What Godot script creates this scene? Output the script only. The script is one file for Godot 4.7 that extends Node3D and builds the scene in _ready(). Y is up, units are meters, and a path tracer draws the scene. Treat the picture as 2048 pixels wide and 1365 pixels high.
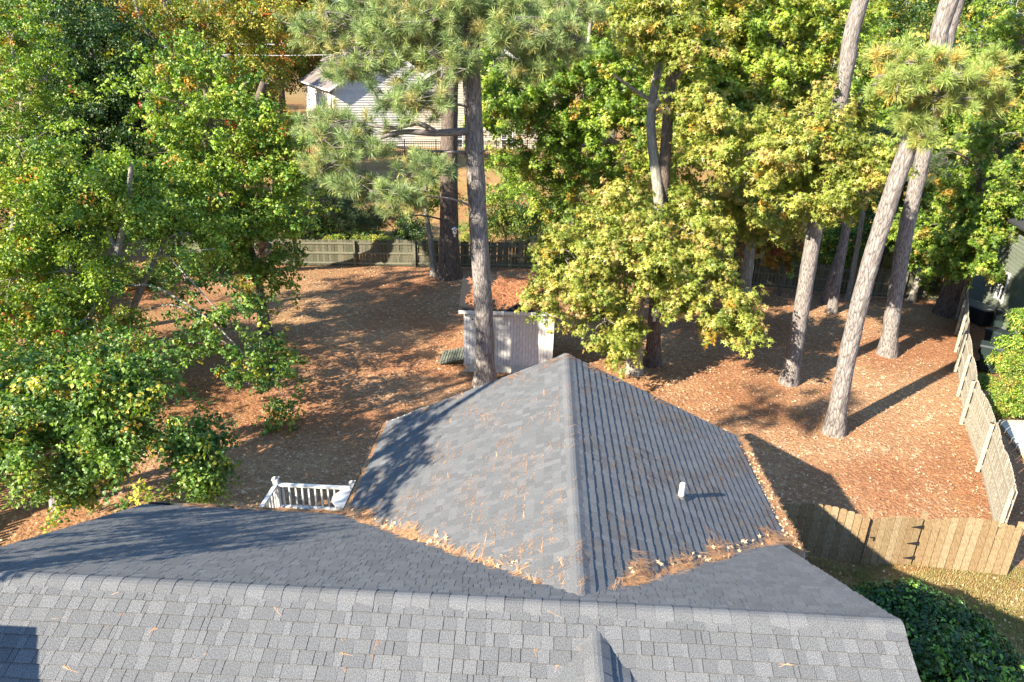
extends Node3D
# A suburban back yard seen from above a shingled roof. y up, metres; wing ridge runs along -z, yard ground at y = 0.

# ---------- camera (solved from the roof lines, fences and cast shadows) ----------
const CAM := Vector3(-0.629, 9.971, 13.363)
const FOCAL := 1401.5          # in pixels of a 2048 x 1365 picture
const PITCH := 22.04
const YAW := -2.16
const ROLL := 1.53
var cam_right: Vector3
var cam_up: Vector3
var cam_forward: Vector3

# ---------- house measurements ----------
const EAVE := 2.525
const WING_HALF := 3.765
const WING_RISE := 1.771
const WING_END := 3.39         # z of the main back eave
const MAIN_DEPTH := 3.898
const MAIN_RISE := 1.883
const MAIN_RIGHT := 3.40
const MAIN_LEFT := -7.383

var rng := RandomNumberGenerator.new()
var gap_noise := FastNoiseLite.new()
var patch_noise := FastNoiseLite.new()
var M := {}
var counts := {}

func _ready() -> void:
	rng.seed = 20241
	gap_noise.seed = 5
	gap_noise.noise_type = FastNoiseLite.TYPE_SIMPLEX
	gap_noise.frequency = 0.55
	gap_noise.fractal_octaves = 2
	patch_noise.seed = 11
	patch_noise.frequency = 0.12
	patch_noise.fractal_octaves = 4
	set_camera()
	set_light()
	make_materials()
	make_sprigs()
	build_ground()
	build_house()
	build_roof_litter()
	build_deck()
	build_shed()
	build_fences()
	build_neighbours()
	build_trees()
	build_shrubs()
	build_ground_litter()

func set_camera() -> void:
	var p := deg_to_rad(PITCH)
	var w := deg_to_rad(YAW)
	var k := deg_to_rad(ROLL)
	cam_forward = Vector3(sin(w) * cos(p), -sin(p), -cos(w) * cos(p))
	var r0 := Vector3(cos(w), 0, sin(w))
	var u0 := r0.cross(cam_forward)
	cam_right = cos(k) * r0 + sin(k) * u0
	cam_up = -sin(k) * r0 + cos(k) * u0
	var cam := Camera3D.new()
	cam.name = "camera"
	cam.fov = rad_to_deg(2.0 * atan(682.5 / FOCAL))
	cam.near = 0.05
	cam.far = 2000.0
	cam.transform = Transform3D(Basis(cam_right, cam_up, -cam_forward), CAM)
	add_child(cam)
	cam.current = true

func set_light() -> void:
	var e := Environment.new()
	e.background_mode = Environment.BG_SKY
	var sm := ProceduralSkyMaterial.new()
	sm.sky_top_color = Color(0.46, 0.63, 0.84)
	sm.sky_horizon_color = Color(0.87, 0.89, 0.91)
	sm.sky_curve = 0.18
	sm.ground_bottom_color = Color(0.30, 0.27, 0.22)
	sm.ground_horizon_color = Color(0.62, 0.66, 0.68)
	sm.sun_angle_max = 1.0
	var sky := Sky.new()
	sky.sky_material = sm
	e.sky = sky
	e.background_energy_multiplier = 0.52
	e.tonemap_mode = Environment.TONE_MAPPER_LINEAR
	e.tonemap_exposure = 3.65
	e.sdfgi_enabled = true
	e.ssao_enabled = true
	e.ssil_enabled = true
	var we := WorldEnvironment.new()
	we.name = "world_environment"
	we.environment = e
	add_child(we)
	var sun := DirectionalLight3D.new()
	sun.name = "sun"
	sun.light_energy = 1.6
	sun.light_color = Color(1.0, 0.94, 0.84)
	sun.light_angular_distance = 0.5
	sun.shadow_enabled = true
	var az := deg_to_rad(40.3)
	var el := deg_to_rad(30.0)
	sun.look_at_from_position(Vector3.ZERO, Vector3(cos(az) * cos(el), -sin(el), -sin(az) * cos(el)))
	add_child(sun)

# a pixel of the 2048 x 1365 photograph -> point on the vertical plane z, or on a horizontal plane
func pixel_ray(u: float, v: float) -> Vector3:
	return cam_forward + cam_right * ((u - 1024.0) / FOCAL) - cam_up * ((v - 682.5) / FOCAL)
func at(u: float, v: float, z: float) -> Vector3:
	var d := pixel_ray(u, v)
	return CAM + d * ((z - CAM.z) / d.z)
func on_ground(u: float, v: float, h := 0.0) -> Vector3:
	var d := pixel_ray(u, v)
	return CAM + d * ((h - CAM.y) / d.y)
func land(x: float, z: float) -> float:
	var t := clampf((-23.0 - z) / 22.0, 0.0, 1.0)
	return t * t * (3.0 - 2.0 * t) * 2.9

# ---------- mesh building ----------
class MB:
	var v := PackedVector3Array()
	var n := PackedVector3Array()
	var c := PackedColorArray()
	var t := PackedVector2Array()
	var i := PackedInt32Array()
	var col := Color.WHITE
	func vert(p: Vector3, nn: Vector3, uv := Vector2.ZERO) -> int:
		v.append(p); n.append(nn); c.append(col); t.append(uv)
		return v.size() - 1
	func tri(a: Vector3, b: Vector3, d: Vector3) -> void:   # counter-clockwise seen from outside
		var nn := (b - a).cross(d - a).normalized()
		var k := vert(a, nn); vert(b, nn); vert(d, nn)
		i.append(k); i.append(k + 2); i.append(k + 1)
	func quad(a: Vector3, b: Vector3, d: Vector3, e: Vector3) -> void:
		var nn := (b - a).cross(e - a).normalized()
		if nn == Vector3.ZERO: nn = (d - a).cross(e - a).normalized()
		var k := vert(a, nn); vert(b, nn); vert(d, nn); vert(e, nn)
		for q in [0, 2, 1, 0, 3, 2]: i.append(k + q)
	func hexa(p: Array) -> void:   # 0-3 bottom counter-clockwise from above, 4-7 top
		quad(p[4], p[5], p[6], p[7]); quad(p[3], p[2], p[1], p[0])
		for s in 4: quad(p[s], p[(s + 1) % 4], p[4 + (s + 1) % 4], p[4 + s])
	func box(o: Vector3, s: Vector3, b := Basis()) -> void:   # centred at o
		var h := s * 0.5
		var p := []
		for y in [-h.y, h.y]:
			for q in [Vector2(-1, 1), Vector2(1, 1), Vector2(1, -1), Vector2(-1, -1)]:
				p.append(o + b * Vector3(q.x * h.x, y, q.y * h.z))
		hexa(p)
	func bar(a: Vector3, d: Vector3, w: float, h: float, up := Vector3.UP) -> void:
		var z := (d - a).normalized()
		var x := up.cross(z).normalized()
		var y := z.cross(x)
		box((a + d) * 0.5, Vector3(w, h, a.distance_to(d)), Basis(x, y, z))
	func tube(pts: Array, rad: Array, segs := 8, uscale := 1.0, cap := true) -> void:
		var prev_x := Vector3.RIGHT
		var along := 0.0
		var rows := []
		for k in pts.size():
			var dir: Vector3 = (pts[mini(k + 1, pts.size() - 1)] - pts[maxi(k - 1, 0)]).normalized()
			if absf(dir.dot(prev_x)) > 0.98: prev_x = Vector3.FORWARD
			var y := dir.cross(prev_x).normalized()
			var x := y.cross(dir).normalized()
			prev_x = x
			if k > 0: along += (pts[k] as Vector3).distance_to(pts[k - 1])
			var row := []
			for s in segs + 1:
				var a := TAU * s / segs
				var d := x * cos(a) + y * sin(a)
				row.append(vert(pts[k] + d * rad[k], d, Vector2(uscale * s / segs, along)))
			rows.append(row)
		for k in rows.size() - 1:
			for s in segs:
				var a: int = rows[k][s]; var b: int = rows[k][s + 1]; var d: int = rows[k + 1][s + 1]; var e: int = rows[k + 1][s]
				for q in [a, d, b, a, e, d]: i.append(q)
		if cap:
			var last: Vector3 = pts[pts.size() - 1]
			var dd: Vector3 = (last - pts[pts.size() - 2]).normalized()
			var m := vert(last, dd)
			var first := v.size()
			for s in segs + 1: vert(v[rows[rows.size() - 1][s]], dd)
			for s in segs:
				i.append(m); i.append(first + s + 1); i.append(first + s)
	func mesh() -> ArrayMesh:
		var am := ArrayMesh.new()
		var a := []
		a.resize(Mesh.ARRAY_MAX)
		a[Mesh.ARRAY_VERTEX] = v; a[Mesh.ARRAY_NORMAL] = n; a[Mesh.ARRAY_COLOR] = c; a[Mesh.ARRAY_TEX_UV] = t; a[Mesh.ARRAY_INDEX] = i
		am.add_surface_from_arrays(Mesh.PRIMITIVE_TRIANGLES, a)
		return am

func numbered(called: String) -> String:
	var k: int = counts.get(called, 0)
	counts[called] = k + 1
	return called if k == 0 else "%s_%03d" % [called, k]
func put(called: String, mesh: Mesh, mat: Material, parent: Node = self, where := Transform3D()) -> MeshInstance3D:
	var o := MeshInstance3D.new()
	o.name = numbered(called) if parent == self else called
	o.mesh = mesh
	o.material_override = mat
	o.transform = where
	parent.add_child(o, true)
	return o
func thing(called: String, label: String, category: String, where := Vector3.ZERO, group := "") -> Node3D:
	var o := Node3D.new()
	o.name = numbered(called)
	add_child(o)
	o.position = where
	tag(o, label, category, group)
	return o
func tag(o: Node, label: String, category: String, group := "", kind := "") -> void:
	o.set_meta("label", label)
	o.set_meta("category", category)
	if group: o.set_meta("group", group)
	if kind: o.set_meta("kind", kind)
func scatter(called: String, mesh: Mesh, mat: Material, xf: Array, cols: Array, parent: Node = self) -> MultiMeshInstance3D:
	var mm := MultiMesh.new()
	mm.transform_format = MultiMesh.TRANSFORM_3D
	mm.use_colors = true
	mm.mesh = mesh
	mm.instance_count = xf.size()
	for k in xf.size():
		mm.set_instance_transform(k, xf[k])
		mm.set_instance_color(k, cols[k])
	var o := MultiMeshInstance3D.new()
	o.name = numbered(called) if parent == self else called
	o.multimesh = mm
	o.material_override = mat
	parent.add_child(o, true)
	return o
func rv(s := 1.0) -> Vector3:
	return Vector3(rng.randf_range(-s, s), rng.randf_range(-s, s), rng.randf_range(-s, s))
func unit() -> Vector3:
	var z := rng.randf_range(-1, 1)
	var a := rng.randf() * TAU
	var q := sqrt(1.0 - z * z)
	return Vector3(q * cos(a), z, q * sin(a))
func basis_up(up: Vector3, turn: float) -> Basis:
	var y := up.normalized()
	var x := y.cross(Vector3(0.31, 0.2, 0.93)).normalized()
	var b := Basis(x, y, x.cross(y))
	return b * Basis(Vector3.UP, turn)
func shade(c: Color, spread: float) -> Color:
	var k := 1.0 + rng.randf_range(-spread, spread)
	return Color(c.r * k, c.g * k, c.b * k)

# ---------- materials ----------
func noise_tex(freq: float, lo: Color, hi: Color, type := FastNoiseLite.TYPE_SIMPLEX, octaves := 4, sd := 1, size := 512, normal := false, cell := -1) -> NoiseTexture2D:
	var f := FastNoiseLite.new()
	f.noise_type = type
	f.frequency = freq
	f.fractal_octaves = octaves
	f.seed = sd
	if cell >= 0:
		f.cellular_return_type = cell
		f.fractal_type = FastNoiseLite.FRACTAL_NONE if octaves <= 1 else FastNoiseLite.FRACTAL_FBM
	var t := NoiseTexture2D.new()
	t.width = size; t.height = size
	t.seamless = true
	t.noise = f
	if normal:
		t.as_normal_map = true
		t.bump_strength = 6.0
	else:
		var g := Gradient.new()
		g.set_color(0, lo); g.set_color(1, hi)
		t.color_ramp = g
	return t
func mat(called: String, col: Color, rough := 0.85, tex: Texture2D = null, scale := Vector3.ONE, tri := true, tint := true) -> StandardMaterial3D:
	var m := StandardMaterial3D.new()
	m.resource_name = called
	m.albedo_color = col.linear_to_srgb()
	m.roughness = rough
	m.metallic_specular = 0.35
	m.vertex_color_use_as_albedo = tint
	if tex:
		m.albedo_texture = tex
		m.uv1_scale = scale
		m.uv1_triplanar = tri
		m.uv1_world_triplanar = tri
	M[called] = m
	return m

func bark_tex(lo: Color, hi: Color) -> NoiseTexture2D:
	var t := noise_tex(0.017, lo, hi, FastNoiseLite.TYPE_CELLULAR, 2, 4, 512, false, FastNoiseLite.RETURN_DISTANCE2_SUB)
	var g := Gradient.new()
	g.offsets = PackedFloat32Array([0.0, 0.18, 0.45, 1.0])
	g.colors = PackedColorArray([(lo * 0.7).linear_to_srgb(), lo.lerp(hi, 0.5).linear_to_srgb(), hi.linear_to_srgb(), (hi * 1.08).linear_to_srgb()])
	t.color_ramp = g
	return t

func straw_texture() -> ImageTexture:
	# needles, twigs and small leaves lying every way on brown litter
	var n := 1024
	var im := Image.create(n, n, false, Image.FORMAT_RGB8)
	im.fill(Color(0.62, 0.56, 0.52))
	var r := RandomNumberGenerator.new()
	r.seed = 77
	for k in 30000:
		var x := r.randf() * n
		var y := r.randf() * n
		var a := r.randf() * PI
		var l := r.randf_range(10, 32)
		var w := r.randf()
		var c := Color(0.95, 0.86, 0.74) if w > 0.6 else Color(0.84, 0.72, 0.62) if w > 0.3 else Color(0.50, 0.42, 0.38)
		c = c * r.randf_range(0.85, 1.04)
		for s in int(l):
			im.set_pixel(posmod(int(x + cos(a) * s), n), posmod(int(y + sin(a) * s), n), c)
	for k in 700:
		var x := r.randi() % n
		var y := r.randi() % n
		var c := Color(1.0, 0.93, 0.80) * r.randf_range(0.85, 1.0)
		for s in 34:
			im.set_pixel(posmod(x + r.randi_range(-3, 3), n), posmod(y + r.randi_range(-3, 3), n), c)
	return ImageTexture.create_from_image(im)

func make_materials() -> void:
	var straw := straw_texture()
	var g := mat("pine_straw_ground", Color(1, 1, 1), 0.95, straw, Vector3.ONE * 0.22)
	g.normal_enabled = true
	g.normal_texture = noise_tex(0.06, Color.BLACK, Color.WHITE, FastNoiseLite.TYPE_SIMPLEX, 4, 9, 512, true)
	g.normal_scale = 0.45
	mat("asphalt_shingle", Color(1, 1, 1), 0.92, noise_tex(0.10, Color(0.34, 0.34, 0.35), Color(1, 1, 1), FastNoiseLite.TYPE_SIMPLEX, 4, 3), Vector3.ONE * 1.3)
	for k in 5:
		var tone: Array = [Color(0.242, 0.256, 0.274), Color(0.272, 0.288, 0.306), Color(0.306, 0.323, 0.344), Color(0.254, 0.270, 0.290), Color(0.288, 0.302, 0.320)]
		mat("shingle_%d" % k, tone[k], 0.92, noise_tex(0.10, Color(0.34, 0.34, 0.35), Color(1, 1, 1), FastNoiseLite.TYPE_SIMPLEX, 4, 20 + k, 512), Vector3.ONE * 1.3, true, false)
	mat("roof_deck", Color(0.10, 0.105, 0.11), 0.9)
	mat("white_paint", Color(0.66, 0.68, 0.70), 0.55, noise_tex(0.02, Color(0.88, 0.88, 0.86), Color(1, 1, 1), FastNoiseLite.TYPE_SIMPLEX, 4, 5), Vector3.ONE * 0.6)
	mat("gutter_metal", Color(0.06, 0.062, 0.066), 0.5)
	mat("house_wall", Color(0.42, 0.42, 0.40), 0.8)
	mat("dark", Color(0.03, 0.03, 0.032), 0.6)
	mat("plastic", Color(1, 1, 1), 0.35)
	mat("plain", Color(1, 1, 1), 0.8)
	mat("wood", Color(1, 1, 1), 0.85, noise_tex(0.03, Color(0.62, 0.58, 0.54), Color(1, 1, 1), FastNoiseLite.TYPE_SIMPLEX, 5, 8), Vector3(3.2, 0.45, 3.2))
	mat("old_wood", Color(1, 1, 1), 0.95, noise_tex(0.03, Color(0.42, 0.42, 0.38), Color(1, 1, 1), FastNoiseLite.TYPE_SIMPLEX, 5, 18), Vector3(2.4, 0.6, 2.4))
	mat("painted_board", Color(1, 1, 1), 0.6, noise_tex(0.02, Color(0.84, 0.84, 0.84), Color(1, 1, 1), FastNoiseLite.TYPE_SIMPLEX, 5, 28), Vector3(1.0, 0.35, 1.0))
	mat("siding", Color(1, 1, 1), 0.75, noise_tex(0.02, Color(0.88, 0.88, 0.88), Color(1, 1, 1), FastNoiseLite.TYPE_SIMPLEX, 4, 38), Vector3.ONE * 0.3)
	mat("brick", Color(0.30, 0.13, 0.09), 0.9, noise_tex(0.05, Color(0.7, 0.7, 0.7), Color(1, 1, 1), FastNoiseLite.TYPE_SIMPLEX, 4, 48), Vector3.ONE)
	var glass := mat("glass", Color(0.035, 0.045, 0.06), 0.08)
	glass.metallic_specular = 0.6
	mat("metal", Color(0.02, 0.02, 0.022), 0.45)
	for b in [["pine_bark", Color(0.44, 0.40, 0.38), Color(0.090, 0.080, 0.077), Color(0.245, 0.228, 0.222)], ["smooth_bark", Color(0.40, 0.38, 0.35), Color(0.16, 0.15, 0.135), Color(0.31, 0.295, 0.27)], ["dark_bark", Color(0.2, 0.16, 0.14), Color(0.055, 0.045, 0.04), Color(0.165, 0.132, 0.115)]]:
		var m := mat(b[0], Color(1, 1, 1), 0.95, bark_tex(b[2], b[3]), Vector3(1.0, 0.34, 1.0), false)
		m.normal_enabled = true
		m.normal_texture = noise_tex(0.017, Color.BLACK, Color.WHITE, FastNoiseLite.TYPE_CELLULAR, 2, 4, 512, true, FastNoiseLite.RETURN_DISTANCE2_SUB)
		m.normal_scale = 1.6
	for l in [["leaf", 0.40, Color(0.78, 0.84, 0.30)], ["needle", 0.5, Color(0.42, 0.46, 0.2)], ["glossy_leaf", 0.3, Color(0.4, 0.46, 0.15)]]:
		var m := mat(l[0], Color(1, 1, 1), l[1])
		m.backlight_enabled = true
		m.backlight = l[2]
		m.metallic_specular = 0.45
	mat("litter", Color(1, 1, 1), 0.85)

# ---------- leaf sprigs and needle tufts ----------
var S := {}
func leaf_star(b: MB, o: Vector3, xf: Basis, r: float) -> void:
	var p := []
	for k in 10:
		var a := TAU * k / 10.0
		var q := r * (1.0 if k % 2 == 0 else 0.36) * (0.62 if k == 5 else 1.0)
		if k == 0: q *= 1.15
		p.append(o + xf * Vector3(cos(a) * q + r * 0.3, -0.18 * q * q / r, sin(a) * q))
	var cc := o + xf * Vector3(r * 0.3, 0.05 * r, 0)
	for k in 10: b.tri(cc, p[(k + 1) % 10], p[k])
func leaf_oval(b: MB, o: Vector3, xf: Basis, l: float, w: float) -> void:
	var a := o
	var z := o + xf * Vector3(l, -0.22 * l, 0)
	var m1 := o + xf * Vector3(l * 0.38, 0.03 * l, 0)
	for s: float in [-1.0, 1.0]:
		var e1 := o + xf * Vector3(l * 0.30, 0.12 * w, s * w * 0.5)
		var e2 := o + xf * Vector3(l * 0.66, 0.02 * l, s * w * 0.42)
		for t in [[a, e1, m1], [m1, e1, e2], [m1, e2, z]]:
			if s > 0: b.tri(t[0], t[1], t[2])
			else: b.tri(t[0], t[2], t[1])
func sprig(kind: String, n: int, r: float, size: float, seed_: int) -> ArrayMesh:
	var keep := rng.state
	rng.seed = seed_
	var b := MB.new()
	for k in n:
		var o := unit() * r * sqrt(rng.randf()) * Vector3(1, 0.6, 1)
		var out := Vector3(o.x, 0.0, o.z).normalized()
		var up := (Vector3.UP * 0.75 + out * 0.55 + unit() * 0.7).normalized()
		var x := (out + unit() * 0.6 - Vector3.UP * 0.25)
		x = (x - up * x.dot(up)).normalized()
		var xf := Basis(x, up, x.cross(up))
		var g := rng.randf_range(0.72, 1.18)
		b.col = Color(g * rng.randf_range(0.92, 1.12), g, g * rng.randf_range(0.8, 1.1))
		var s := size * rng.randf_range(0.75, 1.2)
		if kind == "star": leaf_star(b, o, xf, s)
		else: leaf_oval(b, o, xf, s, s * (0.78 if kind == "round" else 0.5))
	rng.state = keep
	return b.mesh()
func tuft(n: int, len_: float, seed_: int) -> ArrayMesh:
	var keep := rng.state
	rng.seed = seed_
	var b := MB.new()
	b.col = Color(0.45, 0.32, 0.22)
	b.tube([Vector3(0, -0.22, 0), Vector3(0, 0.05, 0)], [0.008, 0.006], 4)
	for k in n:
		var old := k < n / 6
		var h := rng.randf_range(-0.16, 0.06) if not old else rng.randf_range(-0.24, -0.12)
		var a := rng.randf() * TAU
		var lift := rng.randf_range(0.15, 1.25) if not old else rng.randf_range(-0.9, 0.3)
		var d := Vector3(cos(a) * cos(lift), sin(lift), sin(a) * cos(lift))
		var o := Vector3(0, h, 0)
		var l := len_ * rng.randf_range(0.75, 1.15)
		var side := d.cross(unit()).normalized() * 0.0036
		var m := o + d * l * 0.6
		var e := o + d * l + Vector3(0, -0.035 * rng.randf(), 0)
		var g := rng.randf_range(0.75, 1.2)
		b.col = Color(2.3, 0.95, 0.8) * g if old else Color(g, g, g)
		b.quad(o - side, o + side, m + side, m - side)
		b.tri(m - side, m + side, e)
	rng.state = keep
	return b.mesh()
func make_sprigs() -> void:
	S.star = [sprig("star", 11, 0.20, 0.080, 1), sprig("star", 12, 0.22, 0.076, 2)]
	S.round = [sprig("round", 11, 0.19, 0.092, 3), sprig("round", 12, 0.21, 0.088, 4)]
	S.oval = [sprig("oval", 14, 0.24, 0.11, 5), sprig("oval", 14, 0.26, 0.105, 6)]
	S.far = [sprig("oval", 16, 0.42, 0.20, 7), sprig("round", 16, 0.44, 0.18, 8)]
	S.pine = [tuft(130, 0.26, 9), tuft(120, 0.25, 10)]
	S.small = [sprig("oval", 18, 0.12, 0.055, 12), sprig("oval", 18, 0.13, 0.05, 13)]

func pick(palette: Array) -> Color:
	# palette: [weight, colour] rows
	var w := rng.randf()
	for p in palette:
		w -= p[0]
		if w <= 0.0: return shade(p[1], 0.22)
	return shade(palette[0][1], 0.22)

# ---------- ground ----------
func ground_tone(x: float, z: float) -> Color:
	var n := patch_noise.get_noise_2d(x, z)
	var n2 := patch_noise.get_noise_2d(x * 4.0 + 90.0, z * 4.0)
	var straw := Color(0.60, 0.375, 0.235)
	var tan := Color(0.71, 0.535, 0.365)
	var c := straw.lerp(tan, clampf(0.5 + n * 1.3 + n2 * 0.6, 0.0, 1.0))
	# thin grass and bare soil near the left fence
	var thin := clampf((-8.0 - x) * 0.25, 0.0, 1.0) * clampf(0.45 + n2 * 1.2, 0.0, 1.0)
	c = c.lerp(Color(0.40, 0.31, 0.15), thin * 0.75)
	# drifts of fresh red straw lie over the older, paler litter
	c = c.lerp(Color(0.50, 0.27, 0.15), clampf(patch_noise.get_noise_2d(x * 0.8 + 300.0, z * 1.6) * 2.0, 0.0, 0.4))
	# beyond the back fence: dry grass on the bank
	if z < -21.5:
		var k := clampf((-21.5 - z) / 3.0, 0.0, 1.0)
		var dry := Color(0.62, 0.50, 0.27).lerp(Color(0.44, 0.43, 0.17), clampf(0.35 + n * 1.5 + n2, 0.0, 1.0)).lerp(Color(0.55, 0.34, 0.19), clampf(n2 * 2.2, 0.0, 1.0))
		c = c.lerp(dry, k)
	if z > 0.6 and x > 3.0:
		c = c.lerp(Color(0.37, 0.33, 0.14).lerp(Color(0.48, 0.36, 0.20), clampf(0.4 + n2 * 1.6, 0.0, 1.0)), clampf((z - 0.6) * 1.5, 0.0, 1.0))
	return shade(c, 0.06)

func build_ground() -> void:
	var xs := []
	var zs := []
	for k in [-600, -300, -160, -100, -70, -50, -38]: xs.append(float(k))
	for k in range(0, 141): xs.append(-30.0 + k * 0.45)
	for k in [38, 50, 70, 100, 160, 300, 600]: xs.append(float(k))
	for k in [-700, -400, -200, -130, -100, -80, -70]: zs.append(float(k))
	for k in range(0, 151): zs.append(-62.0 + k * 0.5)
	for k in [18, 26, 40, 80, 200]: zs.append(float(k))
	var b := MB.new()
	for z in zs:
		for x in xs:
			b.col = ground_tone(x, z)
			var lump := 0.05 * patch_noise.get_noise_2d(x * 5.0, z * 5.0) if z > -45.0 and z < 8.0 else 0.0
			b.vert(Vector3(x, land(x, z) + lump - 0.03, z), Vector3.UP)
	var w := xs.size()
	for r in zs.size() - 1:
		for q in w - 1:
			var a := r * w + q
			for k in [a, a + 1, a + w, a + 1, a + w + 1, a + w]: b.i.append(k)
	# smooth normals from the heights
	for r in range(1, zs.size() - 1):
		for q in range(1, w - 1):
			var k := r * w + q
			b.n[k] = (b.v[k + w] - b.v[k - w]).cross(b.v[k + 1] - b.v[k - 1]).normalized()
	var o := put("ground", b.mesh(), M.pine_straw_ground)
	o.set_meta("kind", "structure")

# ---------- the house with the grey roof ----------
func slope_shingles(b: MB, o: Vector3, e: Vector3, s: Vector3, length: float, rows: int, lo: Callable, hi: Callable, singles: Array = []) -> void:
	# o: a corner on the eave, e along the eave, s up the slope; lo/hi give the ends of a course by height along s
	var n := e.cross(s).normalized()
	if n.y < 0: n = -n
	var ex := 0.143
	for k in rows:
		var s0 := k * ex
		var a: float = lo.call(s0) + 0.0
		var z: float = hi.call(s0)
		a -= rng.randf() * 0.12
		var first := true
		var raised := rng.randf() > 0.5
		while a < z:
			var w := rng.randf_range(0.13, 0.24) if not raised else rng.randf_range(0.05, 0.20)
			var l: float = maxf(a, lo.call(s0)) if first else a
			var r := minf(a + w, z)
			first = false
			raised = not raised if (not raised or rng.randf() > 0.45) else raised
			var t := 0.022 if raised else 0.018
			var top := 0.006
			var s1 := minf(s0 + ex + 0.012, length)
			if r - l > 0.02:
				var tone: int = [0, 3, 1, 0, 3, 4][rng.randi() % 6] if raised else [2, 4, 2, 1][rng.randi() % 4]
				var g := rng.randf_range(0.0055, 0.0085) if raised else 0.0
				var gr := 0.0
				var wav := rng.randf_range(-0.003, 0.003)
				var corner := func(x: float, y: float, h: float) -> Vector3: return o + e * x + s * y + n * h
				var pts := [corner.call(l + g, s0 + wav, 0.0), corner.call(r - gr, s0 + wav, 0.0), corner.call(r - gr, s1, 0.0), corner.call(l + g, s1, 0.0),
					corner.call(l + g, s0 + wav, t), corner.call(r - gr, s0 + wav, t), corner.call(r - gr, s1, top), corner.call(l + g, s1, top)]
				if e.cross(s).y < 0:
					pts = [pts[1], pts[0], pts[3], pts[2], pts[5], pts[4], pts[7], pts[6]]
				singles.append([pts, tone, pts[4]])
			a += w
	for q in singles:
		if q.size() == 3 and not (q[1] is bool):
			pass
func lay(b: MB, tiles: Array) -> void:
	var tones := [Color(0.242, 0.256, 0.274), Color(0.272, 0.288, 0.306), Color(0.306, 0.323, 0.344), Color(0.254, 0.270, 0.290), Color(0.288, 0.302, 0.320)]
	for q in tiles:
		b.col = shade(tones[q[1]], 0.05)
		var p: Array = q[0]
		b.quad(p[4], p[5], p[6], p[7])
		b.quad(p[0], p[1], p[5], p[4])
		b.quad(p[1], p[2], p[6], p[5])
		b.quad(p[3], p[0], p[4], p[7])

func slab(b: MB, p: Array, thick: float) -> void:   # four corners of a sloping sheet, counter-clockwise from above
	var lower := []
	for q in p: lower.append((q as Vector3) - Vector3(0, thick, 0))
	b.hexa(lower + p)

func ridge_caps(parent: Node, a: Vector3, z: Vector3, d1: Vector3, d2: Vector3, step: float) -> void:
	# bent cap shingles laid one over the next from a to z; d1 and d2 point down the two slopes
	var dir := (z - a).normalized()
	var n := int(a.distance_to(z) / step)
	var up := Vector3.UP
	var wide := 0.155
	for k in n:
		var b := MB.new()
		var o := a + dir * (k * step)
		var h0 := 0.024
		var h1 := 0.029 + 0.003 * rng.randf()
		var p0 := o - dir * 0.01
		var p1 := o + dir * (step + 0.03)
		# the apex is rounded: five lines across
		var prof := []
		for q in [[d1, 1.0, 0.0], [d1, 0.30, 0.006], [d1, 0.0, 0.012], [d2, 0.30, 0.006], [d2, 1.0, 0.0]]:
			prof.append([(q[0] as Vector3) * wide * q[1] - up * (0.020 if q[1] == 0.0 else 0.0), q[2]])
		var sgn := 1.0 if d1.cross(dir).y < 0 else -1.0
		for q in 4:
			var l0: Vector3 = p0 + prof[q][0] + up * (h1 + prof[q][1])
			var l1: Vector3 = p0 + prof[q + 1][0] + up * (h1 + prof[q + 1][1])
			var m0: Vector3 = p1 + prof[q][0] + up * (h0 + prof[q][1])
			var m1: Vector3 = p1 + prof[q + 1][0] + up * (h0 + prof[q + 1][1])
			var dn := Vector3(0, -0.02, 0)
			if sgn > 0:
				b.quad(l0, l1, m1, m0); b.quad(l1, l0, l0 + dn, l1 + dn)
			else:
				b.quad(l1, l0, m0, m1); b.quad(l0, l1, l1 + dn, l0 + dn)
		for q in [0, 4]:
			var l0: Vector3 = p0 + prof[q][0] + up * h1
			var m0: Vector3 = p1 + prof[q][0] + up * h0
			var dn := Vector3(0, -0.03, 0)
			if (q == 0) == (sgn > 0): b.quad(l0, m0, m0 + dn, l0 + dn)
			else: b.quad(m0, l0, l0 + dn, m0 + dn)
		put("ridge_cap", b.mesh(), M["shingle_%d" % (rng.randi() % 5)], parent)

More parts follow.
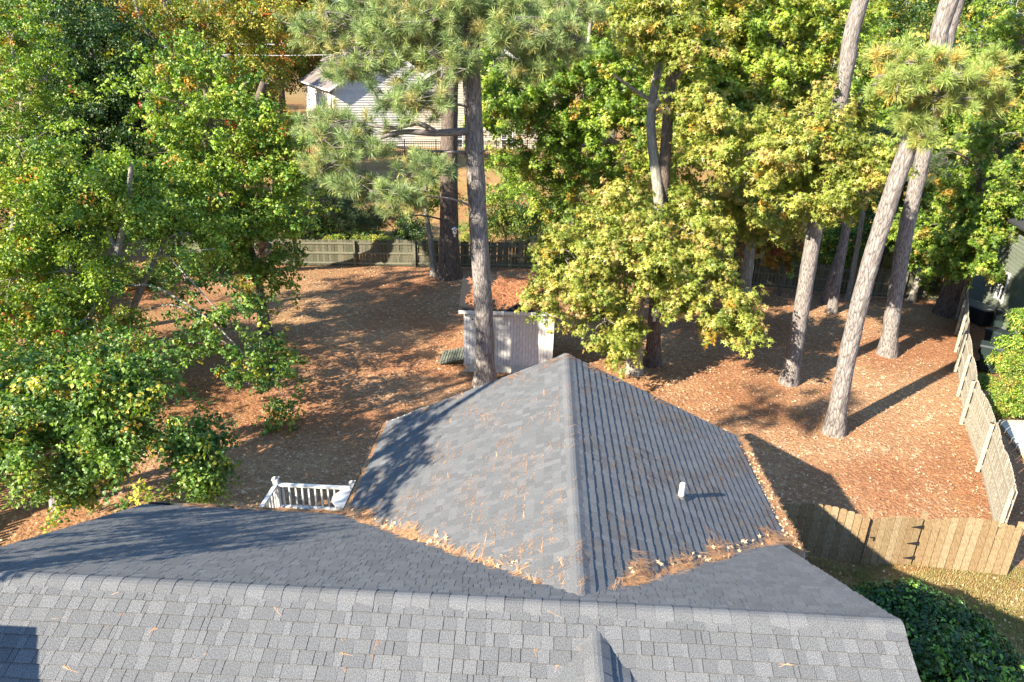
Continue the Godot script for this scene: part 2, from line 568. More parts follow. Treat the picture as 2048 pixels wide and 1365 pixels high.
func build_house() -> void:
	var h := thing("house", "grey shingled house with a gabled rear wing and pine needles on its roof", "house")
	var sr := WING_RISE / WING_HALF
	var mr := MAIN_RISE / MAIN_DEPTH
	var top_y := EAVE + WING_RISE
	var ridge_z := WING_END + MAIN_DEPTH
	var ridge_y := EAVE + MAIN_RISE
	var front_z := ridge_z + MAIN_DEPTH
	var valley_z := WING_END + WING_RISE / mr
	# decks
	var b := MB.new()
	slab(b, [Vector3(MAIN_LEFT, EAVE, front_z), Vector3(MAIN_RIGHT, EAVE, front_z), Vector3(MAIN_RIGHT, ridge_y, ridge_z), Vector3(MAIN_LEFT, ridge_y, ridge_z)], 0.12)
	slab(b, [Vector3(MAIN_LEFT, ridge_y, ridge_z), Vector3(MAIN_RIGHT, ridge_y, ridge_z), Vector3(MAIN_RIGHT, EAVE, WING_END), Vector3(MAIN_LEFT, EAVE, WING_END)], 0.12)
	var main_roof := put("main_roof", b.mesh(), M.roof_deck, h)
	b = MB.new()
	slab(b, [Vector3(-WING_HALF, EAVE, WING_END + 0.3), Vector3(0, top_y, valley_z + 0.3), Vector3(0, top_y, 0), Vector3(-WING_HALF, EAVE, 0)], 0.12)
	slab(b, [Vector3(0, top_y, valley_z + 0.3), Vector3(WING_HALF, EAVE, WING_END + 0.3), Vector3(WING_HALF, EAVE, 0), Vector3(0, top_y, 0)], 0.12)
	var wing_roof := put("wing_roof", b.mesh(), M.roof_deck, h)
	# shingle courses
	var wing_len := Vector2(WING_HALF, WING_RISE).length()
	var main_len := Vector2(MAIN_DEPTH, MAIN_RISE).length()
	var sL := Vector3(WING_HALF, WING_RISE, 0).normalized()
	var sR := Vector3(-WING_HALF, WING_RISE, 0).normalized()
	var sB := Vector3(0, MAIN_RISE, MAIN_DEPTH).normalized()
	var sF := Vector3(0, MAIN_RISE, -MAIN_DEPTH).normalized()
	var tiles := []
	var valley := func(s: float) -> float: return WING_END + 0.18 + s * sL.y / mr
	var zero := func(_s: float) -> float: return -0.03
	slope_shingles(b, Vector3(-WING_HALF - 0.03, EAVE, 0), Vector3(0, 0, 1), sL, wing_len + 0.03, 29, zero, valley, tiles)
	slope_shingles(b, Vector3(WING_HALF + 0.03, EAVE, 0), Vector3(0, 0, 1), sR, wing_len + 0.03, 29, zero, valley, tiles)
	var back_rows := 30
	var whole := MAIN_RIGHT - MAIN_LEFT
	var left_end := func(s: float) -> float: return minf(-WING_HALF * (1.0 - s * sB.y / WING_RISE) - MAIN_LEFT + 0.2, whole + 0.03) if s * sB.y < WING_RISE else whole + 0.03
	var right_start := func(s: float) -> float: return WING_HALF * (1.0 - s * sB.y / WING_RISE) - MAIN_LEFT - 0.2 if s * sB.y < WING_RISE else whole + 1.0
	var end := func(_s: float) -> float: return whole + 0.03
	var start := func(_s: float) -> float: return -0.03
	slope_shingles(b, Vector3(MAIN_LEFT, EAVE, WING_END - 0.03), Vector3(1, 0, 0), sB, main_len, back_rows, start, left_end, tiles)
	slope_shingles(b, Vector3(MAIN_LEFT, EAVE, WING_END - 0.03), Vector3(1, 0, 0), sB, main_len, back_rows, right_start, end, tiles)
	var front := []
	slope_shingles(b, Vector3(MAIN_LEFT, EAVE, front_z + 0.03), Vector3(1, 0, 0), sF, main_len, 30, start, end, front)
	# the three hundred tabs that show largest are parts of their own, the rest one field
	var singles := []
	for q in front:
		var d: Vector3 = q[2] - CAM
		var px := Vector2(1024.0 + FOCAL * d.dot(cam_right) / d.dot(cam_forward), 682.5 - FOCAL * d.dot(cam_up) / d.dot(cam_forward))
		if singles.size() < 300 and px.x > -20.0 and px.x < 1850.0 and px.y > 0.0 and px.y < 1390.0 and d.dot(cam_forward) > 0.0: singles.append(q)
		else: tiles.append(q)
	for q in singles:
		var sb := MB.new()
		var p: Array = q[0]
		sb.hexa(p)
		put("shingle", sb.mesh(), M["shingle_%d" % q[1]], main_roof)
	b = MB.new()
	lay(b, tiles)
	var field := put("shingle_field", b.mesh(), M.asphalt_shingle, h)
	field.set_meta("kind", "stuff")
	ridge_caps(main_roof, Vector3(MAIN_RIGHT + 0.03, ridge_y, ridge_z), Vector3(MAIN_LEFT - 0.02, ridge_y, ridge_z), -sB, -sF, 0.205)
	ridge_caps(wing_roof, Vector3(0, top_y, -0.03), Vector3(0, top_y, valley_z + 0.1), -sL, -sR, 0.205)
	# a small front gable whose ridge starts just below the main ridge
	var fg := MB.new()
	var fx := 0.13
	var fy := ridge_y - 0.12
	var fw := 1.75
	var fz := ridge_z + 0.25
	slab(fg, [Vector3(fx - fw, fy - fw * mr, front_z + 0.2), Vector3(fx, fy, front_z + 0.2), Vector3(fx, fy, fz), Vector3(fx - fw, fy - fw * mr, fz + fw)], 0.1)
	slab(fg, [Vector3(fx, fy, front_z + 0.2), Vector3(fx + fw, fy - fw * mr, front_z + 0.2), Vector3(fx + fw, fy - fw * mr, fz + fw), Vector3(fx, fy, fz)], 0.1)
	var gable_roof := put("front_gable_roof", fg.mesh(), M.roof_deck, h)
	var gt := []
	var gl := Vector2(fw, fw * mr).length()
	var gs := Vector3(fw, fw * mr, 0).normalized()
	var glo := func(s: float) -> float: return (fz - ridge_z) + (gl - s) * gs.x - 0.15
	var ghi := func(_s: float) -> float: return front_z + 0.2 - ridge_z
	slope_shingles(fg, Vector3(fx - fw, fy - fw * mr, ridge_z), Vector3(0, 0, 1), gs, gl + 0.02, int(gl / 0.143), glo, ghi, gt)
	slope_shingles(fg, Vector3(fx + fw, fy - fw * mr, ridge_z), Vector3(0, 0, 1), Vector3(-gs.x, gs.y, 0), gl + 0.02, int(gl / 0.143), glo, ghi, gt)
	var gb := MB.new()
	lay(gb, gt)
	var gf := put("gable_shingle_field", gb.mesh(), M.asphalt_shingle, h)
	gf.set_meta("kind", "stuff")
	ridge_caps(gable_roof, Vector3(fx, fy + 0.01, fz - 0.05), Vector3(fx, fy + 0.01, front_z + 0.2), -gs, Vector3(gs.x, -gs.y, 0), 0.205)
	# walls
	b = MB.new()
	var wy := EAVE - 0.13
	b.box(Vector3((MAIN_LEFT + MAIN_RIGHT) / 2.0, wy / 2.0, ridge_z), Vector3(whole - 0.6, wy, 2.0 * MAIN_DEPTH - 0.8))
	for x in [MAIN_LEFT + 0.3, MAIN_RIGHT - 0.3]:
		var s: float = -1.0 if x < 0.0 else 1.0
		var p := [Vector3(x, wy, WING_END + 0.4), Vector3(x, wy, front_z - 0.4), Vector3(x, ridge_y - 0.3, ridge_z)]
		if s > 0: b.tri(p[1], p[0], p[2])
		else: b.tri(p[0], p[1], p[2])
	put("main_wall", b.mesh(), M.house_wall, h)
	b = MB.new()
	b.box(Vector3(0, wy / 2.0, (0.35 + WING_END + 0.38) / 2.0), Vector3(2.0 * WING_HALF - 0.9, wy, WING_END + 0.03))
	b.tri(Vector3(WING_HALF - 0.45, wy, 0.35), Vector3(-WING_HALF + 0.45, wy, 0.35), Vector3(0, top_y - 0.35, 0.35))
	put("wing_wall", b.mesh(), M.house_wall, h)
	# fascia and drip edges along the rakes
	for q in [[Vector3(-WING_HALF - 0.03, EAVE - 0.07, -0.02), Vector3(0, top_y - 0.07, -0.02)], [Vector3(0, top_y - 0.07, -0.02), Vector3(WING_HALF + 0.03, EAVE - 0.07, -0.02)],
			[Vector3(MAIN_RIGHT + 0.02, ridge_y - 0.07, ridge_z), Vector3(MAIN_RIGHT + 0.02, EAVE - 0.07, WING_END)], [Vector3(MAIN_RIGHT + 0.02, ridge_y - 0.07, ridge_z), Vector3(MAIN_RIGHT + 0.02, EAVE - 0.07, front_z)],
			[Vector3(MAIN_LEFT - 0.02, ridge_y - 0.07, ridge_z), Vector3(MAIN_LEFT - 0.02, EAVE - 0.07, WING_END)], [Vector3(MAIN_LEFT - 0.02, ridge_y - 0.07, ridge_z), Vector3(MAIN_LEFT - 0.02, EAVE - 0.07, front_z)]]:
		b = MB.new()
		b.bar(q[0], q[1], 0.03, 0.15)
		put("fascia", b.mesh(), M.white_paint, h)
	# gutters: a trough of back, floor and front
	for q in [[Vector3(-WING_HALF - 0.03, EAVE, -0.02), Vector3(-WING_HALF - 0.03, EAVE, WING_END + 0.05), Vector3.LEFT], [Vector3(WING_HALF + 0.03, EAVE, -0.02), Vector3(WING_HALF + 0.03, EAVE, WING_END + 0.42), Vector3.RIGHT],
			[Vector3(MAIN_LEFT, EAVE, WING_END - 0.03), Vector3(-WING_HALF - 0.05, EAVE, WING_END - 0.03), Vector3.FORWARD], [Vector3(MAIN_LEFT, EAVE, front_z + 0.03), Vector3(MAIN_RIGHT, EAVE, front_z + 0.03), Vector3.BACK]]:
		b = MB.new()
		var out: Vector3 = q[2]
		var a: Vector3 = q[0]
		var z: Vector3 = q[1]
		b.bar(a + out * 0.012 + Vector3(0, -0.075, 0), z + out * 0.012 + Vector3(0, -0.075, 0), 0.006, 0.11)
		b.bar(a + out * 0.065 + Vector3(0, -0.128, 0), z + out * 0.065 + Vector3(0, -0.128, 0), 0.11, 0.006)
		b.bar(a + out * 0.12 + Vector3(0, -0.07, 0), z + out * 0.12 + Vector3(0, -0.07, 0), 0.008, 0.12)
		put("gutter", b.mesh(), M.white_paint if out == Vector3.RIGHT else M.gutter_metal, h)
	# plumbing vent on the right slope of the wing
	var vp := Vector3(1.80, EAVE + WING_RISE - 1.80 * sr, 3.72)
	b = MB.new()
	b.col = Color(0.14, 0.15, 0.16)
	b.tube([vp + Vector3(0, -0.04, 0), vp + Vector3(0, 0.05, 0), vp + Vector3(0, 0.07, 0)], [0.13, 0.075, 0.055], 16)
	var vent := put("vent_pipe", b.mesh(), M.plain, h)
	b = MB.new()
	b.col = Color(0.80, 0.81, 0.82)
	b.tube([vp + Vector3(0, 0.03, 0), vp + Vector3(0, 0.26, 0), vp + Vector3(0, 0.285, 0)], [0.046, 0.046, 0.036], 20)
	put("pipe", b.mesh(), M.plastic, vent)
	# brick chimney on the left gable, outside the picture; its shadow falls on the front slope
	b = MB.new()
	b.box(Vector3(-7.68, 2.45, 9.40), Vector3(0.72, 4.9, 0.80))
	var chim := put("chimney", b.mesh(), M.brick, h)
	b = MB.new()
	b.box(Vector3(-7.62, 5.0, 9.40), Vector3(0.98, 0.32, 1.02))
	put("chimney_cap", b.mesh(), M.brick, chim)

# ---------- needles and leaves lying on the roofs ----------
func fascicle(n: int, l: float, w: float, spread: float, sd: int) -> ArrayMesh:
	var keep := rng.state
	rng.seed = sd
	var b := MB.new()
	for k in n:
		var a := rng.randf_range(-spread, spread)
		var d := Vector3(cos(a), rng.randf_range(-0.05, 0.12), sin(a)).normalized()
		var o := Vector3(rng.randf_range(-0.02, 0.02), rng.randf_range(0.003, 0.010), rng.randf_range(-0.012, 0.012)) - d * l * 0.5
		var s := Vector3(-d.z, 0.3, d.x).normalized() * w
		var ll := l * rng.randf_range(0.75, 1.1)
		var m := o + d * ll * 0.5 + Vector3(0, 0.012 * rng.randf(), rng.randf_range(-0.012, 0.012))
		var e := o + d * ll
		var g := rng.randf_range(0.75, 1.15)
		b.col = Color(g, g, g)
		b.quad(o - s, o + s, m + s, m - s)
		b.quad(m - s, m + s, e + s * 0.6, e - s * 0.6)
	rng.state = keep
	return b.mesh()
func needle_tone() -> Color:
	return shade(Color(0.56, 0.28, 0.13).lerp(Color(0.70, 0.44, 0.24), rng.randf()), 0.22)

func build_roof_litter() -> void:
	var mesh := fascicle(5, 0.21, 0.0018, 0.24, 31)
	var xf := []
	var cols := []
	var sr := WING_RISE / WING_HALF
	var mr := MAIN_RISE / MAIN_DEPTH
	var nl := Vector3(-sr, 1, 0).normalized()
	var nr := Vector3(sr, 1, 0).normalized()
	var nb := Vector3(0, 1, -mr).normalized()
	var nf := Vector3(0, 1, mr).normalized()
	var clump := FastNoiseLite.new()
	clump.seed = 3
	clump.frequency = 0.9
	clump.fractal_octaves = 3
	var add := func(p: Vector3, n: Vector3, lift: float, dir: float, wild: float) -> void:
		var bs := basis_up(n + unit() * wild, 0.0)
		# turn so that the needle's length lies near the wanted heading
		var x := Vector3(cos(dir), 0, sin(dir))
		x = (x - bs.y * x.dot(bs.y)).normalized()
		xf.append(Transform3D(Basis(x, bs.y, x.cross(bs.y)).scaled_local(Vector3.ONE * rng.randf_range(0.7, 1.25)), p + n * lift))
		cols.append(needle_tone())
	# wing, left slope: drifts in loose clusters
	var tries := 0
	var made := 0
	while made < 2300 and tries < 60000:
		tries += 1
		var x := -rng.randf() * WING_HALF
		var y := EAVE + WING_RISE + x * sr
		var z := rng.randf_range(0.1, WING_END + (y - EAVE) / mr)
		var c := clump.get_noise_2d(x * 1.3, z * 1.3)
		if c + rng.randf() * 0.30 < 0.30 - 0.03 * z: continue
		add.call(Vector3(x, y, z), nl, 0.013, rng.randfn(-0.35, 0.55), 0.05)
		made += 1
	# wing, right slope
	made = 0
	while made < 1300 and tries < 120000:
		tries += 1
		var x := rng.randf() * WING_HALF
		var y := EAVE + WING_RISE - x * sr
		var z := rng.randf_range(0.1, WING_END + (y - EAVE) / mr)
		var c := clump.get_noise_2d(x * 1.1 + 40.0, z * 0.7)
		if c + rng.randf() * 0.4 < 0.34 - x * 0.03: continue
		add.call(Vector3(x, y, z), nr, 0.018, rng.randfn(1.0, 0.35), 0.22)
		made += 1
	# main roof, back slope
	for k in 950:
		var z := WING_END + rng.randf() * MAIN_DEPTH
		var y := EAVE + (z - WING_END) * mr
		var x := rng.randf_range(-7.0, MAIN_RIGHT)
		if absf(x) < WING_HALF * (1.0 - (y - EAVE) / WING_RISE): continue
		if x < -3.0 and rng.randf() < 0.35: continue
		add.call(Vector3(x, y, z), nb, 0.013, rng.randfn(0.12, 0.35), 0.05)
	# main roof, front slope: a few
	for k in 150:
		var z := WING_END + MAIN_DEPTH * (1.02 + 0.9 * rng.randf())
		var y := EAVE + (WING_END + 2.0 * MAIN_DEPTH - z) * mr
		add.call(Vector3(rng.randf_range(-7.2, MAIN_RIGHT), y, z), nf, 0.014, rng.randf() * PI, 0.05)
	# heaps in the two valleys
	for side: float in [-1.0, 1.0]:
		for k in 2400:
			var t := pow(rng.randf(), 1.25)
			if side > 0: t = rng.randf()
			if t > 0.90: continue
			var thick := (1.0 - t) * clampf(0.65 + 1.2 * clump.get_noise_2d(t * 7.0, 5.0 * side), 0.12, 1.3)
			if side > 0: thick = clampf(0.30 + 1.4 * clump.get_noise_2d(t * 6.0, 60.0), 0.07, 1.0)
			if rng.randf() > thick + 0.12: continue
			var x: float = side * WING_HALF * (1.0 - t)
			var y := EAVE + WING_RISE * t
			var z := WING_END + (y - EAVE) / mr
			var off := rng.randfn(0.0, 0.10 + 0.10 * thick) - 0.05 * thick
			x += side * 0.0
			z += minf(off, 0.10)
			var surf := maxf(EAVE + WING_RISE - absf(x) * sr, EAVE + (z - WING_END) * mr)
			add.call(Vector3(x + rng.randf_range(-0.08, 0.08), surf, z), Vector3.UP, 0.012 + 0.035 * thick * rng.randf(), rng.randfn(side * 0.6, 0.6), 0.10)
	# gutters
	for k in 1500:
		var z := rng.randf_range(-0.02, WING_END + 0.4)
		add.call(Vector3(WING_HALF + rng.randf_range(-0.10, 0.13), EAVE, z), Vector3.UP, -0.01 + 0.045 * rng.randf(), rng.randfn(1.4, 0.5), 0.14)
	for k in 420:
		var z := rng.randf_range(-0.02, WING_END + 0.1)
		add.call(Vector3(-WING_HALF - rng.randf_range(0.03, 0.13), EAVE, z), Vector3.UP, -0.06 + 0.04 * rng.randf(), rng.randfn(1.5, 0.4), 0.15)
	for k in 420:
		var x := -WING_HALF - 2.9 * pow(rng.randf(), 1.5)
		add.call(Vector3(x, EAVE, WING_END - rng.randf_range(0.0, 0.14)), Vector3.UP, -0.05 + 0.07 * rng.randf(), rng.randfn(0.1, 0.5), 0.2)
	# drift along the back rake of the wing
	for k in 420:
		var t := rng.randf()
		var x := lerpf(-3.0, 3.4, t)
		if clump.get_noise_2d(x * 1.5, 9.0) < -0.02: continue
		var n := nl if x < 0 else nr
		add.call(Vector3(x, EAVE + WING_RISE - absf(x) * sr, 0.04 + absf(rng.randfn(0.0, 0.12))), n, 0.015 + 0.02 * rng.randf(), 0.4 * -signf(x) + rng.randfn(0.0, 0.35), 0.12)
	var o := scatter("roof_pine_needles", mesh, M.litter, xf, cols)
	tag(o, "orange brown pine needles drifted over the grey roof and heaped in its valleys", "pine needles", "", "stuff")
	# dry leaves caught among them
	var leaf := MB.new()
	leaf_star(leaf, Vector3(-0.015, 0.01, 0), Basis(), 0.05)
	var lx := []
	var lc := []
	for k in 90:
		var side := -1.0 if rng.randf() < 0.6 else 1.0
		var t := rng.randf() * 0.85
		var x := side * WING_HALF * (1.0 - t) + rng.randf_range(-0.12, 0.12)
		var z := WING_END + WING_RISE * t / mr + rng.randf_range(-0.16, 0.05)
		var surf := maxf(EAVE + WING_RISE - absf(x) * sr, EAVE + (z - WING_END) * mr)
		lx.append(Transform3D(basis_up(Vector3.UP + unit() * 0.8, rng.randf() * TAU).scaled_local(Vector3.ONE * rng.randf_range(0.6, 1.1)), Vector3(x, surf + 0.05, z)))
		lc.append(shade(Color(0.62, 0.45, 0.26), 0.3))
	for k in 130:
		lx.append(Transform3D(basis_up(Vector3.UP + unit() * 0.7, rng.randf() * TAU).scaled_local(Vector3.ONE * rng.randf_range(0.5, 0.9)), Vector3(WING_HALF + rng.randf_range(-0.06, 0.12), EAVE + 0.05, rng.randf_range(0.4, WING_END + 0.3))))
		lc.append(shade(Color(0.60, 0.42, 0.24), 0.3))
	var l := scatter("roof_leaf_litter", leaf.mesh(), M.litter, lx, lc)
	tag(l, "dry tan leaves caught in the roof valleys and the needle filled gutter", "leaves", "", "stuff")

# ---------- deck with white railing, and the round table on it ----------
func build_deck() -> void:
	var fy := 0.36
	var x0 := -6.36
	var x1 := -3.42
	var z0 := 0.27
	var z1 := 3.7
	var d := thing("deck", "low wooden deck with a white balustrade beside the rear wing", "deck", Vector3(x0, 0, z0))
	var o := Vector3(x0, 0, z0)
	var plank := MB.new()
	plank.col = Color(0.30, 0.33, 0.36)
	plank.box(Vector3.ZERO, Vector3(x1 - x0, 0.03, 0.132))
	var pm := plank.mesh()
	for k in int((z1 - z0) / 0.14): put("plank", pm, M.old_wood, d, Transform3D(Basis(), Vector3((x1 - x0) / 2.0, fy - 0.015, 0.07 + k * 0.14)))
	var b := MB.new()
	b.col = Color(0.30, 0.28, 0.24)
	b.box(Vector3((x1 - x0) / 2.0, fy / 2.0 - 0.04, (z1 - z0) / 2.0), Vector3(x1 - x0 - 0.1, fy - 0.06, z1 - z0 - 0.1))
	put("joist_frame", b.mesh(), M.old_wood, d)
	var rail_h := 0.76
	var post := MB.new()
	post.box(Vector3(0, rail_h / 2.0, 0), Vector3(0.105, rail_h, 0.105))
	post.box(Vector3(0, rail_h + 0.025, 0), Vector3(0.135, 0.03, 0.135))
	post.tube([Vector3(0, rail_h + 0.04, 0), Vector3(0, rail_h + 0.075, 0)], [0.085, 0.01], 4)
	var postm := post.mesh()
	for p in [Vector3(0.05, fy, 0.05), Vector3(1.78, fy, 0.05), Vector3(2.86, fy, 0.05), Vector3(0.05, fy, 1.75)]: put("post", postm, M.white_paint, d, Transform3D(Basis(), p))
	var bal := MB.new()
	bal.box(Vector3(0, 0.33, 0), Vector3(0.034, 0.56, 0.034))
	var balm := bal.mesh()
	for k in range(1, 20):
		var x := 0.05 + k * 0.1455
		if absf(x - 1.78) > 0.07: put("baluster", balm, M.white_paint, d, Transform3D(Basis(), Vector3(x, fy, 0.05)))
	for k in range(1, 24):
		var z := 0.05 + k * 0.1455
		if absf(z - 1.75) > 0.07: put("baluster", balm, M.white_paint, d, Transform3D(Basis(), Vector3(0.05, fy, z)))
	for q in [[Vector3(0.1, 0, 0.05), Vector3(1.73, 0, 0.05)], [Vector3(1.83, 0, 0.05), Vector3(2.81, 0, 0.05)], [Vector3(0.05, 0, 0.1), Vector3(0.05, 0, 1.70)], [Vector3(0.05, 0, 1.80), Vector3(0.05, 0, 3.4)]]:
		b = MB.new()
		b.bar(q[0] + Vector3(0, fy + 0.64, 0), q[1] + Vector3(0, fy + 0.64, 0), 0.085, 0.05)
		put("top_rail", b.mesh(), M.white_paint, d)
		b = MB.new()
		b.bar(q[0] + Vector3(0, fy + 0.065, 0), q[1] + Vector3(0, fy + 0.065, 0), 0.075, 0.045)
		put("bottom_rail", b.mesh(), M.white_paint, d)
	# round table
	var tp := on_ground(696, 996, fy + 0.62)
	var t := thing("patio_table", "round pale grey table standing on the deck by the eave", "table", Vector3(tp.x, fy, tp.z))
	b = MB.new()
	b.col = Color(0.50, 0.52, 0.56)
	b.tube([Vector3(0, 0.585, 0), Vector3(0, 0.59, 0), Vector3(0, 0.61, 0), Vector3(0, 0.62, 0)], [0.32, 0.35, 0.35, 0.335], 40)
	put("tabletop", b.mesh(), M.plastic, t)
	b = MB.new()
	b.col = Color(0.50, 0.52, 0.55)
	b.tube([Vector3(0, 0.03, 0), Vector3(0, 0.58, 0)], [0.035, 0.035], 10)
	put("pedestal", b.mesh(), M.plastic, t)
	b = MB.new()
	b.col = Color(0.50, 0.52, 0.55)
	b.tube([Vector3(0, 0.0, 0), Vector3(0, 0.03, 0)], [0.22, 0.20], 20)
	put("foot", b.mesh(), M.plastic, t)

# ---------- garden shed ----------
func birdhouse(called: String, label: String, p: Vector3, face: Vector3, peaked := true) -> void:
	var t := thing(called, label, "birdhouse", p, "birdhouses")
	var y := Vector3.UP
	var z := face.normalized()
	var x := y.cross(z).normalized()
	var bs := Basis(x, y, z)
	t.basis = bs
	var b := MB.new()
	b.col = Color(0.72, 0.73, 0.73)
	b.box(Vector3(0, 0.0, 0.08), Vector3(0.17, 0.2, 0.15))
	if peaked: b.hexa([Vector3(-0.085, 0.1, 0.155), Vector3(0.085, 0.1, 0.155), Vector3(0.085, 0.1, 0.005), Vector3(-0.085, 0.1, 0.005), Vector3(-0.004, 0.17, 0.155), Vector3(0.004, 0.17, 0.155), Vector3(0.004, 0.17, 0.005), Vector3(-0.004, 0.17, 0.005)])
	put("box", b.mesh(), M.plain, t)
	for s: float in [-1.0, 1.0]:
		b = MB.new()
		b.col = Color(0.66, 0.67, 0.68)
		b.bar(Vector3(0, 0.185, 0.10), Vector3(s * 0.14, 0.085, 0.10), 0.24, 0.014, Vector3(0, 0, 1).cross(Vector3(s * 0.14, -0.1, 0)).normalized())
		put("roof_board", b.mesh(), M.plain, t)
	b = MB.new()
	b.col = Color(0.02, 0.02, 0.02)
	b.tube([Vector3(0, 0.0, 0.150), Vector3(0, 0.0, 0.158)], [0.028, 0.028], 14)
	put("entrance_hole", b.mesh(), M.plain, t)
	b = MB.new()
	b.col = Color(0.68, 0.69, 0.70)
	b.box(Vector3(0, -0.19, 0.02), Vector3(0.085, 0.2, 0.03))
	put("back_board", b.mesh(), M.plain, t)

func build_shed() -> void:
	var p := on_ground(928, 744)
	var w := 2.98
	var dz := 3.0
	var o := Vector3(p.x, 0, p.z)
	var s := thing("garden_shed", "white board sided garden shed with pine straw on its dark roof", "shed", o)
	s.rotation.y = deg_to_rad(2.0)
	var y0 := 0.28
	var hh := 1.98
	var white := [Color(0.72, 0.73, 0.74), Color(0.69, 0.70, 0.72), Color(0.75, 0.755, 0.76)]
	var core := MB.new()
	core.col = Color(0.20, 0.22, 0.25)
	core.box(Vector3(w / 2.0, y0 + hh / 2.0, -dz / 2.0), Vector3(w - 0.03, hh, dz - 0.03))
	put("sheathing", core.mesh(), M.plain, s)
	var boards := []
	for c in white:
		var b := MB.new()
		b.col = c
		b.box(Vector3(0, hh / 2.0, 0), Vector3(0.0955, hh, 0.02))
		boards.append(b.mesh())
	var n := int((w - 0.16) / 0.1016)
	for k in n:
		var x := 0.085 + (k + 0.5) * (w - 0.17) / n
		put("board", boards[rng.randi() % 3], M.painted_board, s, Transform3D(Basis(), Vector3(x, y0, 0.0)))
		put("board", boards[rng.randi() % 3], M.painted_board, s, Transform3D(Basis(), Vector3(x, y0, -dz)))
	for side in [0.0, w]:
		for k in 28:
			put("board", boards[rng.randi() % 3], M.painted_board, s, Transform3D(Basis(Vector3.UP, PI / 2), Vector3(side, y0, -0.10 - (k + 0.5) * (dz - 0.2) / 28.0)))
	for c in [Vector3(0.04, 0, 0.006), Vector3(w - 0.04, 0, 0.006), Vector3(0.04, 0, -dz - 0.006), Vector3(w - 0.04, 0, -dz - 0.006)]:
		var b := MB.new()
		b.col = Color(0.76, 0.77, 0.78)
		b.box(c + Vector3(0, y0 + hh / 2.0, 0), Vector3(0.09, hh, 0.03))
		put("corner_board", b.mesh(), M.painted_board, s)
	# low pitched roof sloping up to a ridge in the middle
	var yb := y0 + hh
	var rise := 0.62
	var b := MB.new()
	b.col = Color(0.055, 0.058, 0.062)
	var ov := 0.16
	slab(b, [Vector3(-ov, yb + 0.03, ov), Vector3(w + ov, yb + 0.03, ov), Vector3(w + ov, yb + rise, -dz / 2.0), Vector3(-ov, yb + rise, -dz / 2.0)], 0.05)
	slab(b, [Vector3(-ov, yb + rise, -dz / 2.0), Vector3(w + ov, yb + rise, -dz / 2.0), Vector3(w + ov, yb + 0.03, -dz - ov), Vector3(-ov, yb + 0.03, -dz - ov)], 0.05)
	put("roof", b.mesh(), M.asphalt_shingle, s)
	b = MB.new()
	b.col = Color(0.76, 0.77, 0.78)
	b.box(Vector3(w / 2.0, yb - 0.04, ov + 0.012), Vector3(w + 2.0 * ov, 0.11, 0.022))
	put("fascia", b.mesh(), M.painted_board, s)
	for gx in [0.0, w]:
		b = MB.new()
		b.col = Color(0.72, 0.73, 0.74)
		var p3 := [Vector3(gx, yb, 0), Vector3(gx, yb, -dz), Vector3(gx, yb + rise - 0.06, -dz / 2.0)]
		if gx > 0: b.tri(p3[0], p3[1], p3[2])
		else: b.tri(p3[1], p3[0], p3[2])
		put("gable", b.mesh(), M.painted_board, s)
	# lattice skirt: crossed slats
	var lat := MB.new()
	lat.col = Color(0.72, 0.70, 0.64)
	lat.bar(Vector3(-0.15, -0.15, 0), Vector3(0.15, 0.15, 0), 0.028, 0.008, Vector3(0, 0, 1))
	var latm := lat.mesh()
	for k in 38:
		var x := 0.12 + k * (w - 0.24) / 37.0
		put("lattice_slat", latm, M.plain, s, Transform3D(Basis(), Vector3(x, 0.14, -0.025)))
		put("lattice_slat", latm, M.plain, s, Transform3D(Basis(Vector3.UP, PI), Vector3(x, 0.14, -0.036)))
	b = MB.new()
	b.col = Color(0.10, 0.09, 0.08)
	b.box(Vector3(w / 2.0, 0.14, -dz / 2.0), Vector3(w - 0.3, 0.27, dz - 0.3))
	put("foundation", b.mesh(), M.plain, s)
	# pale patches where the paint has worn, with small hooks
	for q in [[1.83, 1.55, 0.22, 0.12], [2.12, 1.02, 0.05, 0.62]]:
		b = MB.new()
		b.col = Color(0.62, 0.56, 0.54)
		b.box(Vector3(q[0], y0 + q[1], 0.0125), Vector3(q[2], q[3], 0.004))
		put("worn_patch", b.mesh(), M.plain, s)
	birdhouse("birdhouse", "white birdhouse with a round hole fixed to the shed wall", o + Vector3(0.30, y0 + hh - 0.28, 0.02), Vector3(0, 0, 1))
	# plank ramp at the left door
	var r := thing("shed_ramp", "weathered plank ramp lying against the left side of the shed", "ramp", o + Vector3(-0.9, 0, -1.05))
	for k in 9:
		b = MB.new()
		b.col = shade(Color(0.22, 0.25, 0.22), 0.25)
		b.box(Vector3.ZERO, Vector3(0.070, 0.03, 1.15))
		put("plank", b.mesh(), M.old_wood, r, Transform3D(Basis(Vector3(0, 0, 1), 0.24), Vector3(0.0 + k * 0.098, 0.05 + k * 0.024, 0)))
	for zz in [-0.45, 0.45]:
		b = MB.new()
		b.col = Color(0.20, 0.23, 0.21)
		b.bar(Vector3(-0.03, -0.005, zz), Vector3(0.85, 0.205, zz), 0.05, 0.09)
		put("stringer", b.mesh(), M.old_wood, r)
	# pine straw on the shed roof
	var xf := []
	var cols := []
